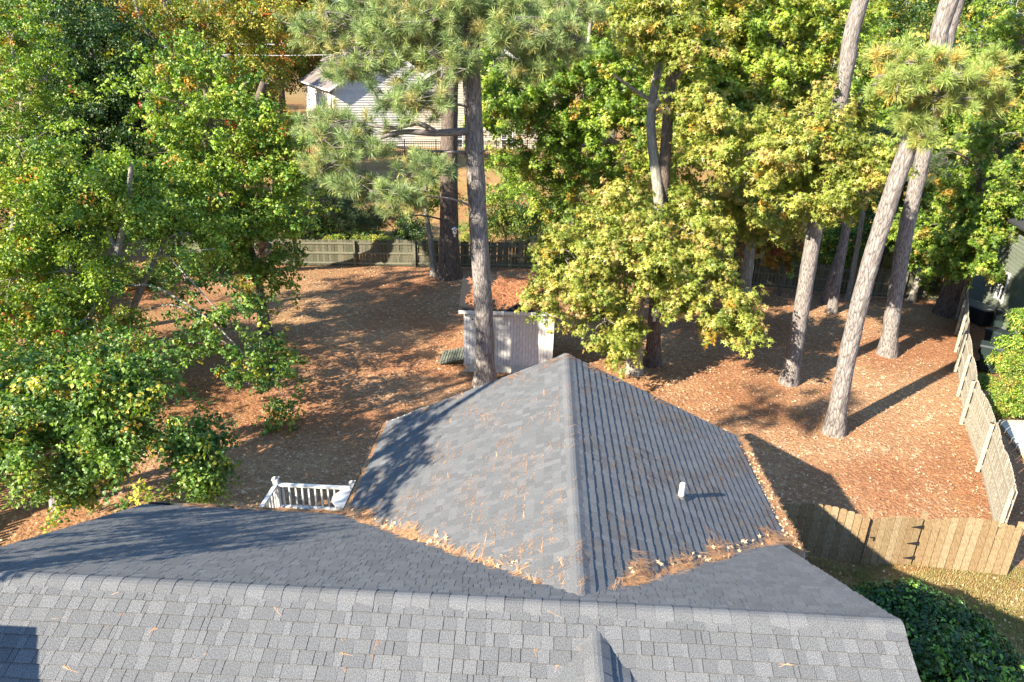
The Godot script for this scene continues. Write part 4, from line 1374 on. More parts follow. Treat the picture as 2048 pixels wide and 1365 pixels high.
# a tree: trunk through the given points, limbs to each lobe, leaves spread through the lobes
# lobe: [centre, radii, number of sprigs]
func tree(called: String, label: String, group: String, base: Vector3, trunk_pts: Array, r0: float, r1: float, bark: String, lobes: Array, kind: String, palette: String, size := 1.0, gap := -0.12, limbs := true, leaf_mat := "leaf", extra: Array = []) -> Node3D:
	var t := thing(called, label, "tree", base, group)
	var pts := [Vector3.ZERO]
	for p in trunk_pts: pts.append((p as Vector3) - base)
	var path := smooth_path(pts, 7)
	var rad := []
	var total := 0.0
	for k in range(1, path.size()): total += (path[k] as Vector3).distance_to(path[k - 1])
	var run := 0.0
	for k in path.size():
		if k > 0: run += (path[k] as Vector3).distance_to(path[k - 1])
		rad.append(lerpf(r0, r1, run / total) * (1.0 + 0.45 * exp(-run / (r0 * 1.6))) * (1.0 + 0.03 * sin(run * 5.1)))
	path[0] = path[0] - Vector3(0, 0.08, 0)
	var b := MB.new()
	b.tube(path, rad, 18, maxf(1.0, round(TAU * r0 * 1.6)))
	put("trunk", b.mesh(), M[bark], t)
	for q in extra:   # further limbs given point by point: [points, radius, end radius]
		b = MB.new()
		var lp := []
		for p in q[0]: lp.append((p as Vector3) - base)
		lp = smooth_path(lp, 5)
		var lr := []
		for k in lp.size(): lr.append(lerpf(q[1], q[2], float(k) / (lp.size() - 1)))
		b.tube(lp, lr, 9, maxf(1.0, round(q[1] * 14.0)))
		put("branch", b.mesh(), M[bark], t)
	var xf := []
	var cols := []
	var twigs := MB.new()
	var carried := []
	for l in lobes:
		var c: Vector3 = (l[0] as Vector3) - base
		var rr: Vector3 = l[1]
		if limbs:
			# join the lobe to the trunk where a limb would leave it, or to a lobe already carried
			var best := 1
			var from := Vector3.ZERO
			var near := 1e9
			for k in range(1, path.size()):
				var gapd: float = path[k].distance_to(c) + maxf(0.0, path[k].y - c.y + 0.3) * 1.2
				if gapd < near:
					near = gapd; best = k; from = path[k]
			var thick: float = rad[best] * 0.5
			for q in carried:
				var gapd: float = (q[0] as Vector3).distance_to(c) * 1.15 + maxf(0.0, q[0].y - c.y) * 0.6
				if gapd < near:
					near = gapd; from = q[0]; thick = q[1]
			b = MB.new()
			var br := clampf(0.011 * from.distance_to(c) + 0.014 * rr.x, 0.016, minf(0.075, thick))
			limb(b, from, c, br, br * 0.45, 0.13, 7)
			carried.append([c, br * 0.6])
			put("branch", b.mesh(), M[bark], t)
		var sub := []
		for k in (5 if kind != "pine" else 9):
			var e := c + unit() * rr * 0.8
			sub.append(e)
			limb(twigs, c + unit() * rr * 0.1, e, 0.022, 0.008, 0.14, 4)
		var n: int = l[2]
		var tries := 0
		var made := 0
		while made < n and tries < n * 8:
			tries += 1
			var d := unit()
			var q := pow(rng.randf(), 0.42)
			var p := c + d * q * rr * (1.0 + 0.55 * gap_noise.get_noise_3dv(d * 1.6 + c * 0.7))
			if gap_noise.get_noise_3dv((p + base) * 1.25) < gap: continue
			if (p + base).y < 0.25: continue
			var up: Vector3
			if kind == "pine":
				made += 1
				up = (d * 0.75 + Vector3.UP * 0.45 + unit() * 0.45)
				xf.append(Transform3D(basis_up(up, rng.randf() * TAU).scaled_local(Vector3.ONE * size * rng.randf_range(0.72, 1.28)), p))
				cols.append(pick(pal[palette]))
				if rng.randf() < 0.55: limb(twigs, sub[rng.randi() % sub.size()], p - up.normalized() * 0.1, 0.013, 0.007, 0.12, 4)
				continue
			# a leafy twig: sprigs follow one another outwards and droop at the tip
			var heading := (d + unit() * 0.7 + Vector3(0, 0.1, 0)).normalized()
			var long := rng.randi_range(3, 7)
			var hue := pick(pal[palette])
			var reach := size * (0.13 if kind != "far" else 0.24)
			for k in long:
				made += 1
				up = (Vector3.UP * 0.8 + heading * 0.4 + unit() * 0.5)
				xf.append(Transform3D(basis_up(up, rng.randf() * TAU).scaled_local(Vector3.ONE * size * rng.randf_range(0.72, 1.28)), p + unit() * 0.06 * size))
				cols.append(shade(hue, 0.12) if rng.randf() < 0.6 else pick(pal[palette]))
				p += heading * reach
				heading = (heading + Vector3(0, -0.12, 0)).normalized()
	if twigs.v.size() > 0:
		var tw := put("twigs", twigs.mesh(), M[bark], t)
		tw.set_meta("kind", "stuff")
	if xf.size() > 0:
		var meshes: Array = S[kind]
		var cr := scatter("crown", meshes[t.get_index() % meshes.size()], M["needle" if kind == "pine" else leaf_mat], xf, cols, t)
		cr.set_meta("kind", "stuff")
	return t

func px_lobes(rows: Array) -> Array:
	# rows of [u, v, z, radius across, radius up, radius deep, sprigs]: centre where that pixel meets the plane z
	var out := []
	for r in rows: out.append([at(r[0], r[1], r[2]), Vector3(r[3], r[4], r[5]), r[6]])
	return out

func build_trees() -> void:
	# --- tall pines ---
	var g := "tall pines in the yard"
	var base := on_ground(970, 772)
	tree("pine_tree", "tall pine with a bare side limb standing between the shed and the roof", g, base, [at(968, 640, base.z), at(955, 420, base.z), at(948, 262, base.z), at(942, 110, base.z), at(948, 0, base.z), at(948, 0, base.z) + Vector3(0.1, 4, 0), at(948, 0, base.z) + Vector3(0.2, 8, 0)], 0.305, 0.195, "pine_bark",
		px_lobes([[700, 275, -6.5, 1.3, 0.6, 1.1, 100], [640, 240, -7.5, 0.9, 0.5, 0.8, 54], [800, 390, -6.0, 1.1, 0.45, 0.9, 74], [720, 370, -6.5, 1.0, 0.4, 0.9, 61], [650, 330, -7.0, 0.8, 0.4, 0.8, 42], [850, 340, -6.0, 0.8, 0.5, 0.7, 48],
			[830, 200, -6.0, 1.2, 0.5, 1.0, 84], [730, 130, -6.5, 1.5, 0.55, 1.1, 106], [660, 60, -7.0, 1.3, 0.6, 1.0, 84], [820, 60, -6.5, 1.4, 0.6, 1.1, 103], [900, 120, -6.2, 0.9, 0.6, 0.8, 64], [740, 10, -7.5, 1.5, 0.6, 1.2, 97], [890, 5, -6.5, 1.3, 0.6, 1.1, 88],
			[1040, 60, -6.5, 1.3, 0.5, 1.0, 84], [1110, 90, -7.0, 1.1, 0.5, 1.0, 70], [1070, 130, -7.0, 0.9, 0.4, 0.8, 48], [1120, 20, -7.5, 1.3, 0.6, 1.0, 74], [990, 10, -7.0, 1.1, 0.5, 0.9, 64]]), "pine", "pine", 1.0, -0.35, true, "needle",
		[[[at(945, 262, base.z), at(870, 266, base.z + 0.4), at(805, 264, base.z + 0.7), at(760, 276, base.z + 0.9)], 0.12, 0.05], [[at(870, 264, base.z + 0.4), at(835, 247, base.z + 0.6), at(790, 256, base.z + 0.9), at(740, 250, base.z + 1.0)], 0.085, 0.04], [[at(962, 307, base.z + 0.3), at(975, 298, base.z + 0.5)], 0.035, 0.025]])
	base = on_ground(1668, 864)
	tree("pine_tree", "leaning tall pine with a ring of bright tufts on its trunk beside the gate fence", g, base, [at(1690, 740, base.z), at(1732, 560, base.z), at(1790, 370, base.z), at(1836, 240, base.z), at(1876, 90, base.z), at(1900, 0, base.z), at(1900, 0, base.z) + Vector3(0.8, 6, 0)], 0.245, 0.17, "pine_bark",
		px_lobes([[1800, 170, -4.6, 0.85, 0.45, 0.7, 60], [1870, 140, -4.4, 0.9, 0.45, 0.8, 69], [1940, 160, -5.0, 0.8, 0.4, 0.7, 54], [2000, 140, -5.2, 0.5, 0.4, 0.5, 30], [1780, 115, -5.2, 0.6, 0.4, 0.6, 33], [1990, 200, -5.2, 0.5, 0.35, 0.5, 24], [1835, 235, -4.8, 0.55, 0.35, 0.5, 30], [1850, 275, -4.7, 0.4, 0.25, 0.35, 15], [1900, 200, -4.6, 0.7, 0.4, 0.6, 39]]), "pine", "pine_bright", 0.92, -0.4, true, "needle")
	base = on_ground(1578, 764)
	tree("pine_tree", "straight tall pine with leaf shadows on its trunk in the sunny yard", g, base, [at(1600, 640, base.z), at(1630, 460, base.z), at(1662, 300, base.z), at(1694, 130, base.z), at(1722, 0, base.z), at(1722, 0, base.z) + Vector3(0.9, 6, 0)], 0.25, 0.195, "pine_bark", [], "pine", "pine")
	base = on_ground(1775, 708)
	tree("pine_tree", "tall pine standing just behind the leaning pine near the bleached fence", g, base, [at(1790, 600, base.z), at(1815, 450, base.z), at(1852, 290, base.z), at(1885, 140, base.z), at(1915, 0, base.z), at(1915, 0, base.z) + Vector3(0.9, 6, 0)], 0.275, 0.20, "pine_bark", [], "pine", "pine")
	base = on_ground(1900, 628)
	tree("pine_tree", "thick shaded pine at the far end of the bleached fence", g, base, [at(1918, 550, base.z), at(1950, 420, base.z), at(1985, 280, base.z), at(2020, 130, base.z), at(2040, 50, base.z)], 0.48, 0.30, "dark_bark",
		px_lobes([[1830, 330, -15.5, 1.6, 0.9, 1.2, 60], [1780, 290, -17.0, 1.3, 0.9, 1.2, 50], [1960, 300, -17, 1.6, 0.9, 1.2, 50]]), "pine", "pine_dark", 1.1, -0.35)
	base = on_ground(898, 553)
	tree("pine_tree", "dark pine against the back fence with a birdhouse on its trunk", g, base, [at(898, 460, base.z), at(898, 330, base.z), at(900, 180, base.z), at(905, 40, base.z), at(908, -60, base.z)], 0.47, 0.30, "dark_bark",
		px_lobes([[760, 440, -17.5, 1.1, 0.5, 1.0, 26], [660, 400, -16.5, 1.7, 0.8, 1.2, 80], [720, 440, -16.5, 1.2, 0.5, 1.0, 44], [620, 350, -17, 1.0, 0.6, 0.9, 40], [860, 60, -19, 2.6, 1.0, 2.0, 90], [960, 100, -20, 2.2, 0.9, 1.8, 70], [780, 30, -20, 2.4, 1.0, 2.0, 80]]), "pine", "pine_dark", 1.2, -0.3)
	birdhouse("birdhouse", "white birdhouse on the dark pine trunk by the back fence", at(909, 462, base.z + 0.50), Vector3(0.25, 0.0, 1))
	base = on_ground(1305, 727)
	tree("pine_tree", "rough dark pine trunk carrying a small white birdhouse beside a pale trunk", g, base, [at(1312, 600, base.z), at(1322, 450, base.z), at(1335, 250, base.z), at(1345, 100, base.z)], 0.25, 0.15, "dark_bark", [], "pine", "pine")
	birdhouse("birdhouse", "white peaked birdhouse on the rough dark trunk beside the pale trunk", at(1310, 627, base.z + 0.29), Vector3(0.15, 0, 1))
	base = on_ground(1467, 562)
	tree("pine_tree", "reddish pine trunk at the back fence beside a smooth grey trunk", g, base, [at(1475, 480, base.z), at(1490, 380, base.z), at(1505, 240, base.z), at(1520, 60, base.z)], 0.28, 0.2, "dark_bark", [], "pine", "pine")
	base = on_ground(1664, 624)
	tree("pine_tree", "slender grey trunk between the two tall sunny pines near the back fence", g, base, [at(1675, 560, base.z), at(1692, 460, base.z), at(1705, 370, base.z), at(1720, 200, base.z)], 0.19, 0.14, "pine_bark", [], "pine", "pine")
	base = on_ground(1650, 604)
	tree("pine_tree", "short mottled trunk crossing behind the slender grey trunk", g, base, [at(1662, 560, base.z), at(1690, 470, base.z), at(1712, 380, base.z)], 0.17, 0.13, "pine_bark", [], "pine", "pine")
	base = on_ground(1696, 596)
	tree("young_tree", "thin grey sapling trunk by the back fence behind the leaning pine", "young trees", base, [at(1705, 550, base.z), at(1718, 480, base.z), at(1730, 400, base.z)], 0.12, 0.09, "smooth_bark", [], "star", "gum_green")
	# --- sweetgums with star shaped leaves ---
	g = "star leaved trees"
	base = on_ground(1268, 744)
	tree("sweetgum_tree", "pale trunked tree with yellow green star leaves hanging over the roof end", g, base, [at(1274, 640, base.z), at(1290, 500, base.z), at(1318, 420, base.z - 0.5), at(1302, 250, base.z - 1.0), at(1318, 130, base.z - 1.5), at(1345, -20, base.z - 1.5)], 0.24, 0.10, "smooth_bark",
		px_lobes([[1280, 520, -7.6, 1.7, 1.1, 1.2, 1032], [1150, 545, -7.6, 1.1, 0.9, 0.9, 504], [1400, 560, -7.6, 1.0, 0.9, 0.9, 456], [1450, 620, -7.4, 0.75, 0.55, 0.7, 300], [1210, 640, -7.4, 0.75, 0.6, 0.7, 276], [1235, 690, -7.4, 0.5, 0.45, 0.5, 144], [1370, 470, -8.0, 1.2, 1.0, 1.0, 576], [1240, 440, -8.4, 1.3, 1.0, 1.0, 576], [1090, 600, -7.4, 0.45, 0.25, 0.4, 72], [1480, 645, -7.3, 0.4, 0.35, 0.4, 84], [1120, 500, -8.0, 0.7, 0.6, 0.7, 180], [1530, 300, -8.0, 1.5, 0.8, 1.1, 624], [1640, 320, -7.6, 1.5, 0.85, 1.1, 672], [1600, 390, -7.7, 1.2, 0.5, 0.9, 360], [1700, 370, -7.4, 0.8, 0.5, 0.7, 228], [1740, 320, -7.4, 0.55, 0.45, 0.5, 132], [1640, 240, -7.8, 0.9, 0.5, 0.8, 216], [1330, 40, -9.4, 1.1, 0.8, 0.9, 396], [1400, 230, -9.2, 0.9, 0.7, 0.8, 288], [1390, 90, -9.4, 0.8, 0.7, 0.8, 252], [1250, 60, -9.6, 0.7, 0.6, 0.7, 156]]), "star", "gum_yellow", 1.0, -0.06, false, "leaf",
		[[[at(1302, 225, base.z - 1.1), at(1345, 165, base.z - 1.0), at(1380, 125, base.z - 0.8)], 0.09, 0.05], [[at(1300, 200, base.z - 1.2), at(1262, 175, base.z - 1.0), at(1225, 148, base.z - 0.8)], 0.07, 0.035]])
	base = on_ground(1140, 560, 0.0)
	tree("sweetgum_tree", "green star leaved tree right of the tall pine in front of the tan house", g, Vector3(0.6, 0, -18.0), [Vector3(0.7, 3, -17.5), Vector3(0.8, 6, -17), Vector3(0.9, 9, -17), Vector3(1.0, 12, -17)], 0.16, 0.07, "smooth_bark",
		px_lobes([[1060, 210, -14.5, 1.5, 0.9, 1.2, 504], [1150, 190, -15.0, 1.9, 1.3, 1.4, 840], [1110, 280, -15.0, 1.5, 0.7, 1.2, 432], [1230, 260, -14.5, 1.5, 1.2, 1.2, 576], [1010, 180, -15, 0.9, 0.7, 0.9, 180], [1200, 360, -15.5, 1.9, 0.9, 1.3, 504], [1060, 330, -16, 1.1, 0.6, 1.0, 180], [1090, 380, -18, 2.0, 0.8, 1.6, 360], [1240, 130, -15.5, 1.6, 1.2, 1.3, 504], [985, 190, -13.0, 0.8, 0.8, 0.8, 180], [1000, 250, -13.0, 0.7, 0.6, 0.7, 132], [1010, 330, -14.0, 0.7, 0.5, 0.7, 84], [985, 135, -13.0, 0.6, 0.5, 0.6, 96]]), "star", "gum_green", 1.05, -0.06)
	base = on_ground(1488, 610)
	tree("sweetgum_tree", "smooth grey trunked tree with golden star leaves above the back fence", g, base, [at(1500, 500, base.z), at(1512, 400, base.z), at(1530, 250, base.z), at(1540, 80, base.z), at(1545, -40, base.z)], 0.235, 0.10, "smooth_bark",
		px_lobes([[1500, 250, -13.0, 1.8, 1.2, 1.4, 672], [1560, 420, -13.5, 1.9, 0.7, 1.3, 504], [1440, 400, -13.0, 1.4, 0.8, 1.2, 396], [1500, 450, -15.0, 1.7, 0.6, 1.3, 360]]), "star", "gum_yellow", 1.0, -0.08)
	tree("sweetgum_tree", "tall yellow green star leaved tree filling the space above the golden one", g, Vector3(7.2, 0, -17.5), [Vector3(7.2, 4, -17), Vector3(7.0, 8, -16.5), Vector3(6.8, 12, -16), Vector3(6.8, 14, -16)], 0.22, 0.10, "smooth_bark",
		px_lobes([[1450, 60, -14.0, 2.2, 1.4, 1.6, 1080], [1370, 60, -13.5, 1.4, 1.3, 1.2, 576], [1560, 90, -14.0, 2.0, 1.4, 1.5, 936], [1480, 160, -14.0, 2.0, 1.1, 1.5, 864], [1620, 180, -14.5, 1.5, 1.2, 1.3, 552], [1390, 170, -13.5, 1.2, 1.1, 1.1, 432], [1640, 60, -14.5, 1.6, 1.4, 1.3, 504], [1440, 260, -14.0, 1.4, 0.9, 1.2, 456], [1400, -30, -14.0, 2.0, 1.0, 1.4, 456], [1550, -30, -14.5, 2.2, 1.0, 1.5, 504], [1330, 330, -13.5, 1.3, 1.0, 1.0, 396], [1700, 220, -15.5, 1.0, 1.1, 1.0, 264]]), "star", "gum_mixed", 1.0, -0.08)
	tree("sweetgum_tree", "green star leaved tree in front of the thick shaded pine", g, Vector3(16.6, 0, -18.2), [Vector3(16.7, 2.5, -18), Vector3(16.9, 5, -17.6), Vector3(17.2, 8, -17.4)], 0.15, 0.06, "smooth_bark",
		px_lobes([[1900, 460, -16.0, 1.7, 1.0, 1.3, 744], [1840, 480, -16.2, 1.2, 0.8, 1.0, 432], [1985, 440, -15.6, 1.4, 1.0, 1.1, 552], [1940, 380, -16.4, 1.5, 0.8, 1.2, 480], [1880, 520, -16.0, 1.0, 0.5, 0.9, 276], [1990, 280, -15.4, 1.3, 1.0, 1.0, 300], [2030, 160, -15.4, 1.2, 1.2, 1.0, 300], [1960, 90, -15.8, 1.2, 1.0, 1.0, 240], [2040, 30, -15.6, 1.2, 0.9, 1.0, 200], [2040, 400, -16, 1.0, 1.2, 1.0, 300], [1975, 520, -15.5, 0.7, 0.5, 0.6, 120]]), "star", "gum_green", 1.0, -0.06)
	tree("maple_tree", "small maple with reddish leaves in front of the back fence", "small trees", on_ground(1560, 590), [at(1556, 540, -18.4), at(1550, 480, -18.6), at(1548, 420, -18.6)], 0.06, 0.03, "dark_bark",
		px_lobes([[1540, 490, -18.0, 1.4, 0.8, 1.0, 396], [1590, 480, -18.2, 1.0, 0.7, 0.8, 216], [1500, 450, -18.4, 1.1, 0.7, 0.9, 240]]), "star", "red_maple", 0.9, -0.05)
	# --- broadleaf trees on the left ---
	g = "round leaved trees on the left"
	base = on_ground(532, 668)
	tree("pear_tree", "round leaved tree whose single dark trunk stands in the dappled straw", g, base, [at(518, 590, base.z), at(500, 500, base.z), at(470, 400, base.z), at(430, 290, base.z), at(410, 180, base.z)], 0.21, 0.07, "dark_bark",
		px_lobes([[520, 500, -10.4, 1.0, 0.9, 0.9, 357], [560, 420, -10.6, 1.2, 0.9, 1.0, 357], [460, 400, -10.4, 1.7, 1.2, 1.3, 680], [560, 310, -11.0, 1.3, 1.0, 1.1, 391], [470, 270, -10.8, 1.8, 1.2, 1.4, 697], [370, 310, -10.6, 1.7, 1.2, 1.4, 646], [420, 180, -11.5, 1.5, 1.0, 1.2, 408], [300, 190, -11.5, 1.1, 0.6, 0.9, 204], [345, 125, -12.0, 0.9, 0.7, 0.8, 187], [480, 470, -10.0, 0.9, 0.7, 0.8, 204], [570, 545, -10.3, 0.5, 0.5, 0.5, 76]]), "round", "pear", 1.05, 0.0)
	base = on_ground(196, 742)
	tree("pear_tree", "forked round leaved tree with one cluster of red leaves", g, base, [at(205, 660, base.z), at(228, 560, base.z), at(236, 500, base.z), at(252, 430, base.z), at(262, 330, base.z)], 0.20, 0.06, "smooth_bark",
		px_lobes([[190, 380, -7.4, 1.9, 1.2, 1.4, 765], [310, 400, -7.6, 1.5, 1.1, 1.2, 527], [80, 420, -7.0, 1.7, 1.2, 1.3, 629], [130, 540, -6.4, 1.6, 1.0, 1.2, 527], [30, 560, -6.0, 1.4, 1.1, 1.1, 442], [40, 300, -8.0, 1.5, 1.2, 1.3, 442], [60, 680, -5.0, 1.5, 1.0, 1.1, 560], [170, 640, -5.4, 1.3, 0.9, 1.0, 430], [110, 590, -7.5, 1.6, 0.9, 1.1, 420], [20, 620, -7.0, 1.3, 0.9, 1.0, 360], [120, 700, -4.2, 1.0, 0.6, 0.8, 240], [380, 470, -7.6, 0.9, 0.6, 0.8, 170]]), "round", "pear", 1.0, 0.02, true, "leaf",
		[[[at(236, 500, base.z), at(218, 470, base.z), at(205, 400, base.z - 0.3)], 0.10, 0.04], [[at(250, 572, -7.0), at(300, 572, -6.4), at(345, 592, -6.0), at(430, 650, -5.4), at(520, 745, -4.6), at(590, 815, -4.2)], 0.045, 0.012], [[at(300, 520, -7.5), at(360, 505, -7.2), at(430, 498, -7.0)], 0.03, 0.012]])
	base = on_ground(238, 728)
	tree("pear_tree", "leaning round leaved trunk with low branches over the dappled straw", g, base, [at(262, 630, base.z), at(290, 560, base.z), at(325, 490, base.z), at(345, 400, base.z)], 0.14, 0.05, "smooth_bark",
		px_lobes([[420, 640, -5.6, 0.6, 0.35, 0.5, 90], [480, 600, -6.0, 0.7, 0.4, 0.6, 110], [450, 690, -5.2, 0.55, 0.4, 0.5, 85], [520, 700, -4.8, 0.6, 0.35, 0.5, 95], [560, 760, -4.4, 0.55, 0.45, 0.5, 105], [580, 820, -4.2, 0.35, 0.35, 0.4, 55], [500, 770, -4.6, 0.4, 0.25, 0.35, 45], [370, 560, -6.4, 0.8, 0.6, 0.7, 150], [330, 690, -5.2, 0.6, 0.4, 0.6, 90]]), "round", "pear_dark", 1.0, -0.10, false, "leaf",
		[[[at(320, 500, -7.4), at(380, 560, -6.2), at(450, 640, -5.4)], 0.03, 0.012], [[at(262, 630, base.z), at(340, 610, -6.0), at(400, 640, -5.6)], 0.03, 0.012]])
	tree("pear_tree", "low spreading round leaved tree reaching over the left roof corner", g, Vector3(-11.6, 0, 0.2), [Vector3(-11.5, 1.2, 0.3), Vector3(-11.2, 2.4, 0.5), Vector3(-11.0, 3.0, 0.6)], 0.13, 0.06, "smooth_bark",
		px_lobes([[170, 830, 0.8, 1.5, 0.9, 1.1, 620], [60, 870, 1.0, 1.1, 0.9, 1.0, 480], [300, 900, 0.6, 1.2, 0.65, 0.9, 430], [250, 780, 0.4, 0.9, 0.6, 0.8, 270], [140, 910, 1.2, 0.9, 0.5, 0.8, 270], [350, 960, 0.8, 0.75, 0.35, 0.6, 170], [40, 760, 0.2, 1.2, 0.7, 1.0, 330], [140, 985, 1.4, 0.42, 0.35, 0.4, 80], [20, 900, 1.2, 0.6, 0.6, 0.6, 160], [390, 900, 0.4, 0.5, 0.4, 0.5, 90], [230, 730, 0.0, 1.0, 0.4, 0.8, 190]]), "round", "pear_dark", 0.98, -0.05)
	tree("pear_tree", "round leaved tree beside the left gable, shading the roof and yard", g, Vector3(-12.2, 0, 8.6), [Vector3(-12.0, 4, 8.5), Vector3(-11.8, 8, 8.3), Vector3(-11.4, 14, 8.8)], 0.22, 0.06, "smooth_bark",
		[[Vector3(-9.9, 7.9, 7.9), Vector3(0.9, 0.55, 1.1), 140], [Vector3(-10.6, 7.0, 9.0), Vector3(1.4, 0.7, 1.3), 190], [Vector3(-12.2, 9.0, 8.0), Vector3(0.8, 0.6, 0.8), 90], [Vector3(-11.2, 13.9, 9.1), Vector3(0.95, 0.8, 0.9), 180], [Vector3(-12.6, 7.0, 7.4), Vector3(1.4, 0.9, 1.4), 200], [Vector3(-10.5, 14.6, 9.6), Vector3(0.8, 0.6, 0.8), 90]], "round", "pear", 1.1, -0.05)
	tree("pear_tree", "tall round leaved tree at the left fence, shading the shed wall", g, Vector3(-14.4, 0, 2.2), [Vector3(-14.2, 3, 2.0), Vector3(-13.8, 6, 1.6), Vector3(-13.5, 10, 1.4)], 0.2, 0.06, "smooth_bark",
		[[Vector3(-13.4, 7.6, 0.6), Vector3(1.0, 0.9, 1.1), 160], [Vector3(-13.2, 9.2, 1.4), Vector3(1.2, 0.9, 1.2), 160], [Vector3(-14.0, 6.2, 1.8), Vector3(1.3, 0.8, 1.2), 144], [Vector3(-14.6, 9.0, 2.6), Vector3(1.3, 1.0, 1.3), 152], [Vector3(-13.6, 10.6, 2.0), Vector3(1.0, 0.8, 1.0), 120]], "round", "pear", 1.1, 0.0)
	tree("pear_tree", "tall round leaved tree outside the left fence, dappling the straw", g, Vector3(-18.5, 0, -1.5), [Vector3(-18.4, 4, -1.5), Vector3(-18.2, 8, -1.6), Vector3(-18.0, 11, -1.7)], 0.25, 0.08, "smooth_bark",
		[[Vector3(-18.2, 6.5, -1.5), Vector3(2.4, 1.6, 2.2), 252], [Vector3(-17.2, 9.0, -2.4), Vector3(2.0, 1.4, 2.0), 198], [Vector3(-19.0, 9.6, -0.6), Vector3(2.0, 1.4, 2.0), 180], [Vector3(-16.6, 5.0, 0.2), Vector3(1.4, 0.9, 1.4), 78]], "round", "pear", 1.15, 0.05)
	tree("pear_tree", "tall round leaved tree outside the left fence behind the forked one", g, Vector3(-20.5, 0, -7.5), [Vector3(-20.3, 4, -7.5), Vector3(-20.2, 8, -7.6), Vector3(-20.0, 11, -7.7)], 0.25, 0.08, "smooth_bark",
		[[Vector3(-20.2, 6.5, -7.5), Vector3(2.4, 1.8, 2.2), 336], [Vector3(-19.2, 9.2, -8.4), Vector3(2.2, 1.6, 2.0), 266], [Vector3(-21.0, 9.6, -6.6), Vector3(2.0, 1.6, 2.0), 230]], "round", "pear", 1.15, 0.05)
	tree("pear_tree", "light green tree with bare pale branches at the upper left", g, on_ground(10, 560), [at(30, 420, -15.0), at(45, 250, -15.0), at(30, 130, -15.5), at(15, 60, -15.5)], 0.16, 0.05, "smooth_bark",
		px_lobes([[30, 60, -15.5, 1.8, 1.1, 1.4, 460], [90, 160, -15.0, 1.2, 0.9, 1.0, 240], [20, 200, -15.0, 1.3, 1.0, 1.1, 300], [60, 300, -14.5, 1.2, 0.8, 1.0, 220]]), "round", "pear", 1.1, 0.02)
	for q in [[90, 560, -13.0, 1.9, "dark leafy bush under the forked round leaved tree"], [260, 600, -15.5, 1.5, "low dark bush behind the leaning round leaved trunk"], [390, 540, -18.5, 1.6, "dark bush at the left end of the back fence"], [-20, 640, -11.0, 1.8, "dark leafy bush at the left fence behind the low tree"]]:
		var c := at(q[0], q[1], q[2])
		var r: float = q[3]
		tree("understory_tree", q[4], "understory trees", Vector3(c.x, 0, c.z), [Vector3(c.x + 0.1, maxf(0.5, c.y * 0.5), c.z), Vector3(c.x, c.y + 0.4, c.z)], 0.07, 0.03, "dark_bark",
			[[c, Vector3(r, r * 0.7, r * 0.8), int(200 * r)], [c + Vector3(r * 0.7, -r * 0.3, 0.3), Vector3(r * 0.7, r * 0.5, r * 0.6), int(90 * r)], [c + Vector3(-r * 0.7, 0.1, -0.2), Vector3(r * 0.7, r * 0.6, r * 0.6), int(90 * r)]], "oval", "woods", 1.0, -0.1)
	tree("holly_tree", "dense dark evergreen tree behind the round leaved trees", "dark evergreens", Vector3(-25.0, 0.2, -25.5), [Vector3(-25, 4, -25.5), Vector3(-24.8, 8, -25.5), Vector3(-24.6, 11, -25.5)], 0.22, 0.08, "dark_bark",
		px_lobes([[200, 120, -25.0, 3.0, 2.2, 2.4, 900], [140, 230, -25.0, 3.0, 2.4, 2.4, 900], [260, 260, -25.0, 2.6, 2.4, 2.4, 800], [220, 360, -25.5, 3.0, 2.0, 2.4, 700], [100, 350, -25.5, 2.6, 2.2, 2.2, 600], [150, 30, -26, 2.4, 1.6, 2.0, 460], [330, 350, -26, 2.4, 2.0, 2.2, 520], [120, 470, -25, 3.0, 1.8, 2.2, 560], [400, 440, -25.5, 2.4, 1.4, 2.0, 380]]), "oval", "evergreen", 1.6, -0.12)
	var mb := Vector3(-22.5, 0.6, -31.0)
	tree("maple_tree", "many stemmed tree with yellow and orange leaves beside the white house", "autumn trees", mb, [at(430, 300, -31.0), at(414, 180, -31.0), at(398, 60, -31.0), at(390, -40, -31.0)], 0.24, 0.13, "smooth_bark",
		px_lobes([[330, 30, -31, 3.2, 1.6, 2.2, 640], [460, 40, -31, 3.0, 1.8, 2.2, 680], [550, 45, -31.5, 2.2, 1.8, 2.0, 500], [440, 150, -31, 2.4, 1.8, 2.0, 460], [515, 170, -32, 1.7, 2.0, 1.8, 400], [280, 100, -31, 1.6, 1.4, 1.4, 220], [500, 250, -32, 2.2, 1.6, 1.8, 380], [230, 20, -32, 2.2, 1.4, 1.6, 280], [545, 270, -33, 1.3, 1.6, 1.4, 200]]), "oval", "maple", 1.35, -0.05, false, "leaf",
		[[[at(420, 330, -31.0), at(372, 130, -30.8), at(345, 55, -30.6), at(318, -20, -30.6)], 0.2, 0.1], [[at(415, 330, -31.0), at(330, 115, -30.4), at(290, 60, -30.2), at(262, -20, -30.2)], 0.17, 0.09], [[at(400, 320, -31.0), at(330, 150, -30.2), at(262, 55, -30.0), at(240, 5, -30.0)], 0.13, 0.05]])
	tree("snag", "dark broken dead trunk with one bent limb near the white house", "dead trees", on_ground(520, 540), [at(518, 400, -17.0), at(514, 240, -17.0), at(516, 205, -17.0), at(528, 165, -17.0)], 0.26, 0.16, "dark_bark", [], "round", "pear", 1.0, 0.0, false, "leaf",
		[[[at(525, 172, -17.0), at(510, 156, -16.9), at(490, 168, -16.8), at(474, 200, -16.7)], 0.06, 0.03], [[at(530, 420, -17.0), at(541, 390, -17.0), at(548, 350, -17.0)], 0.1, 0.04]])
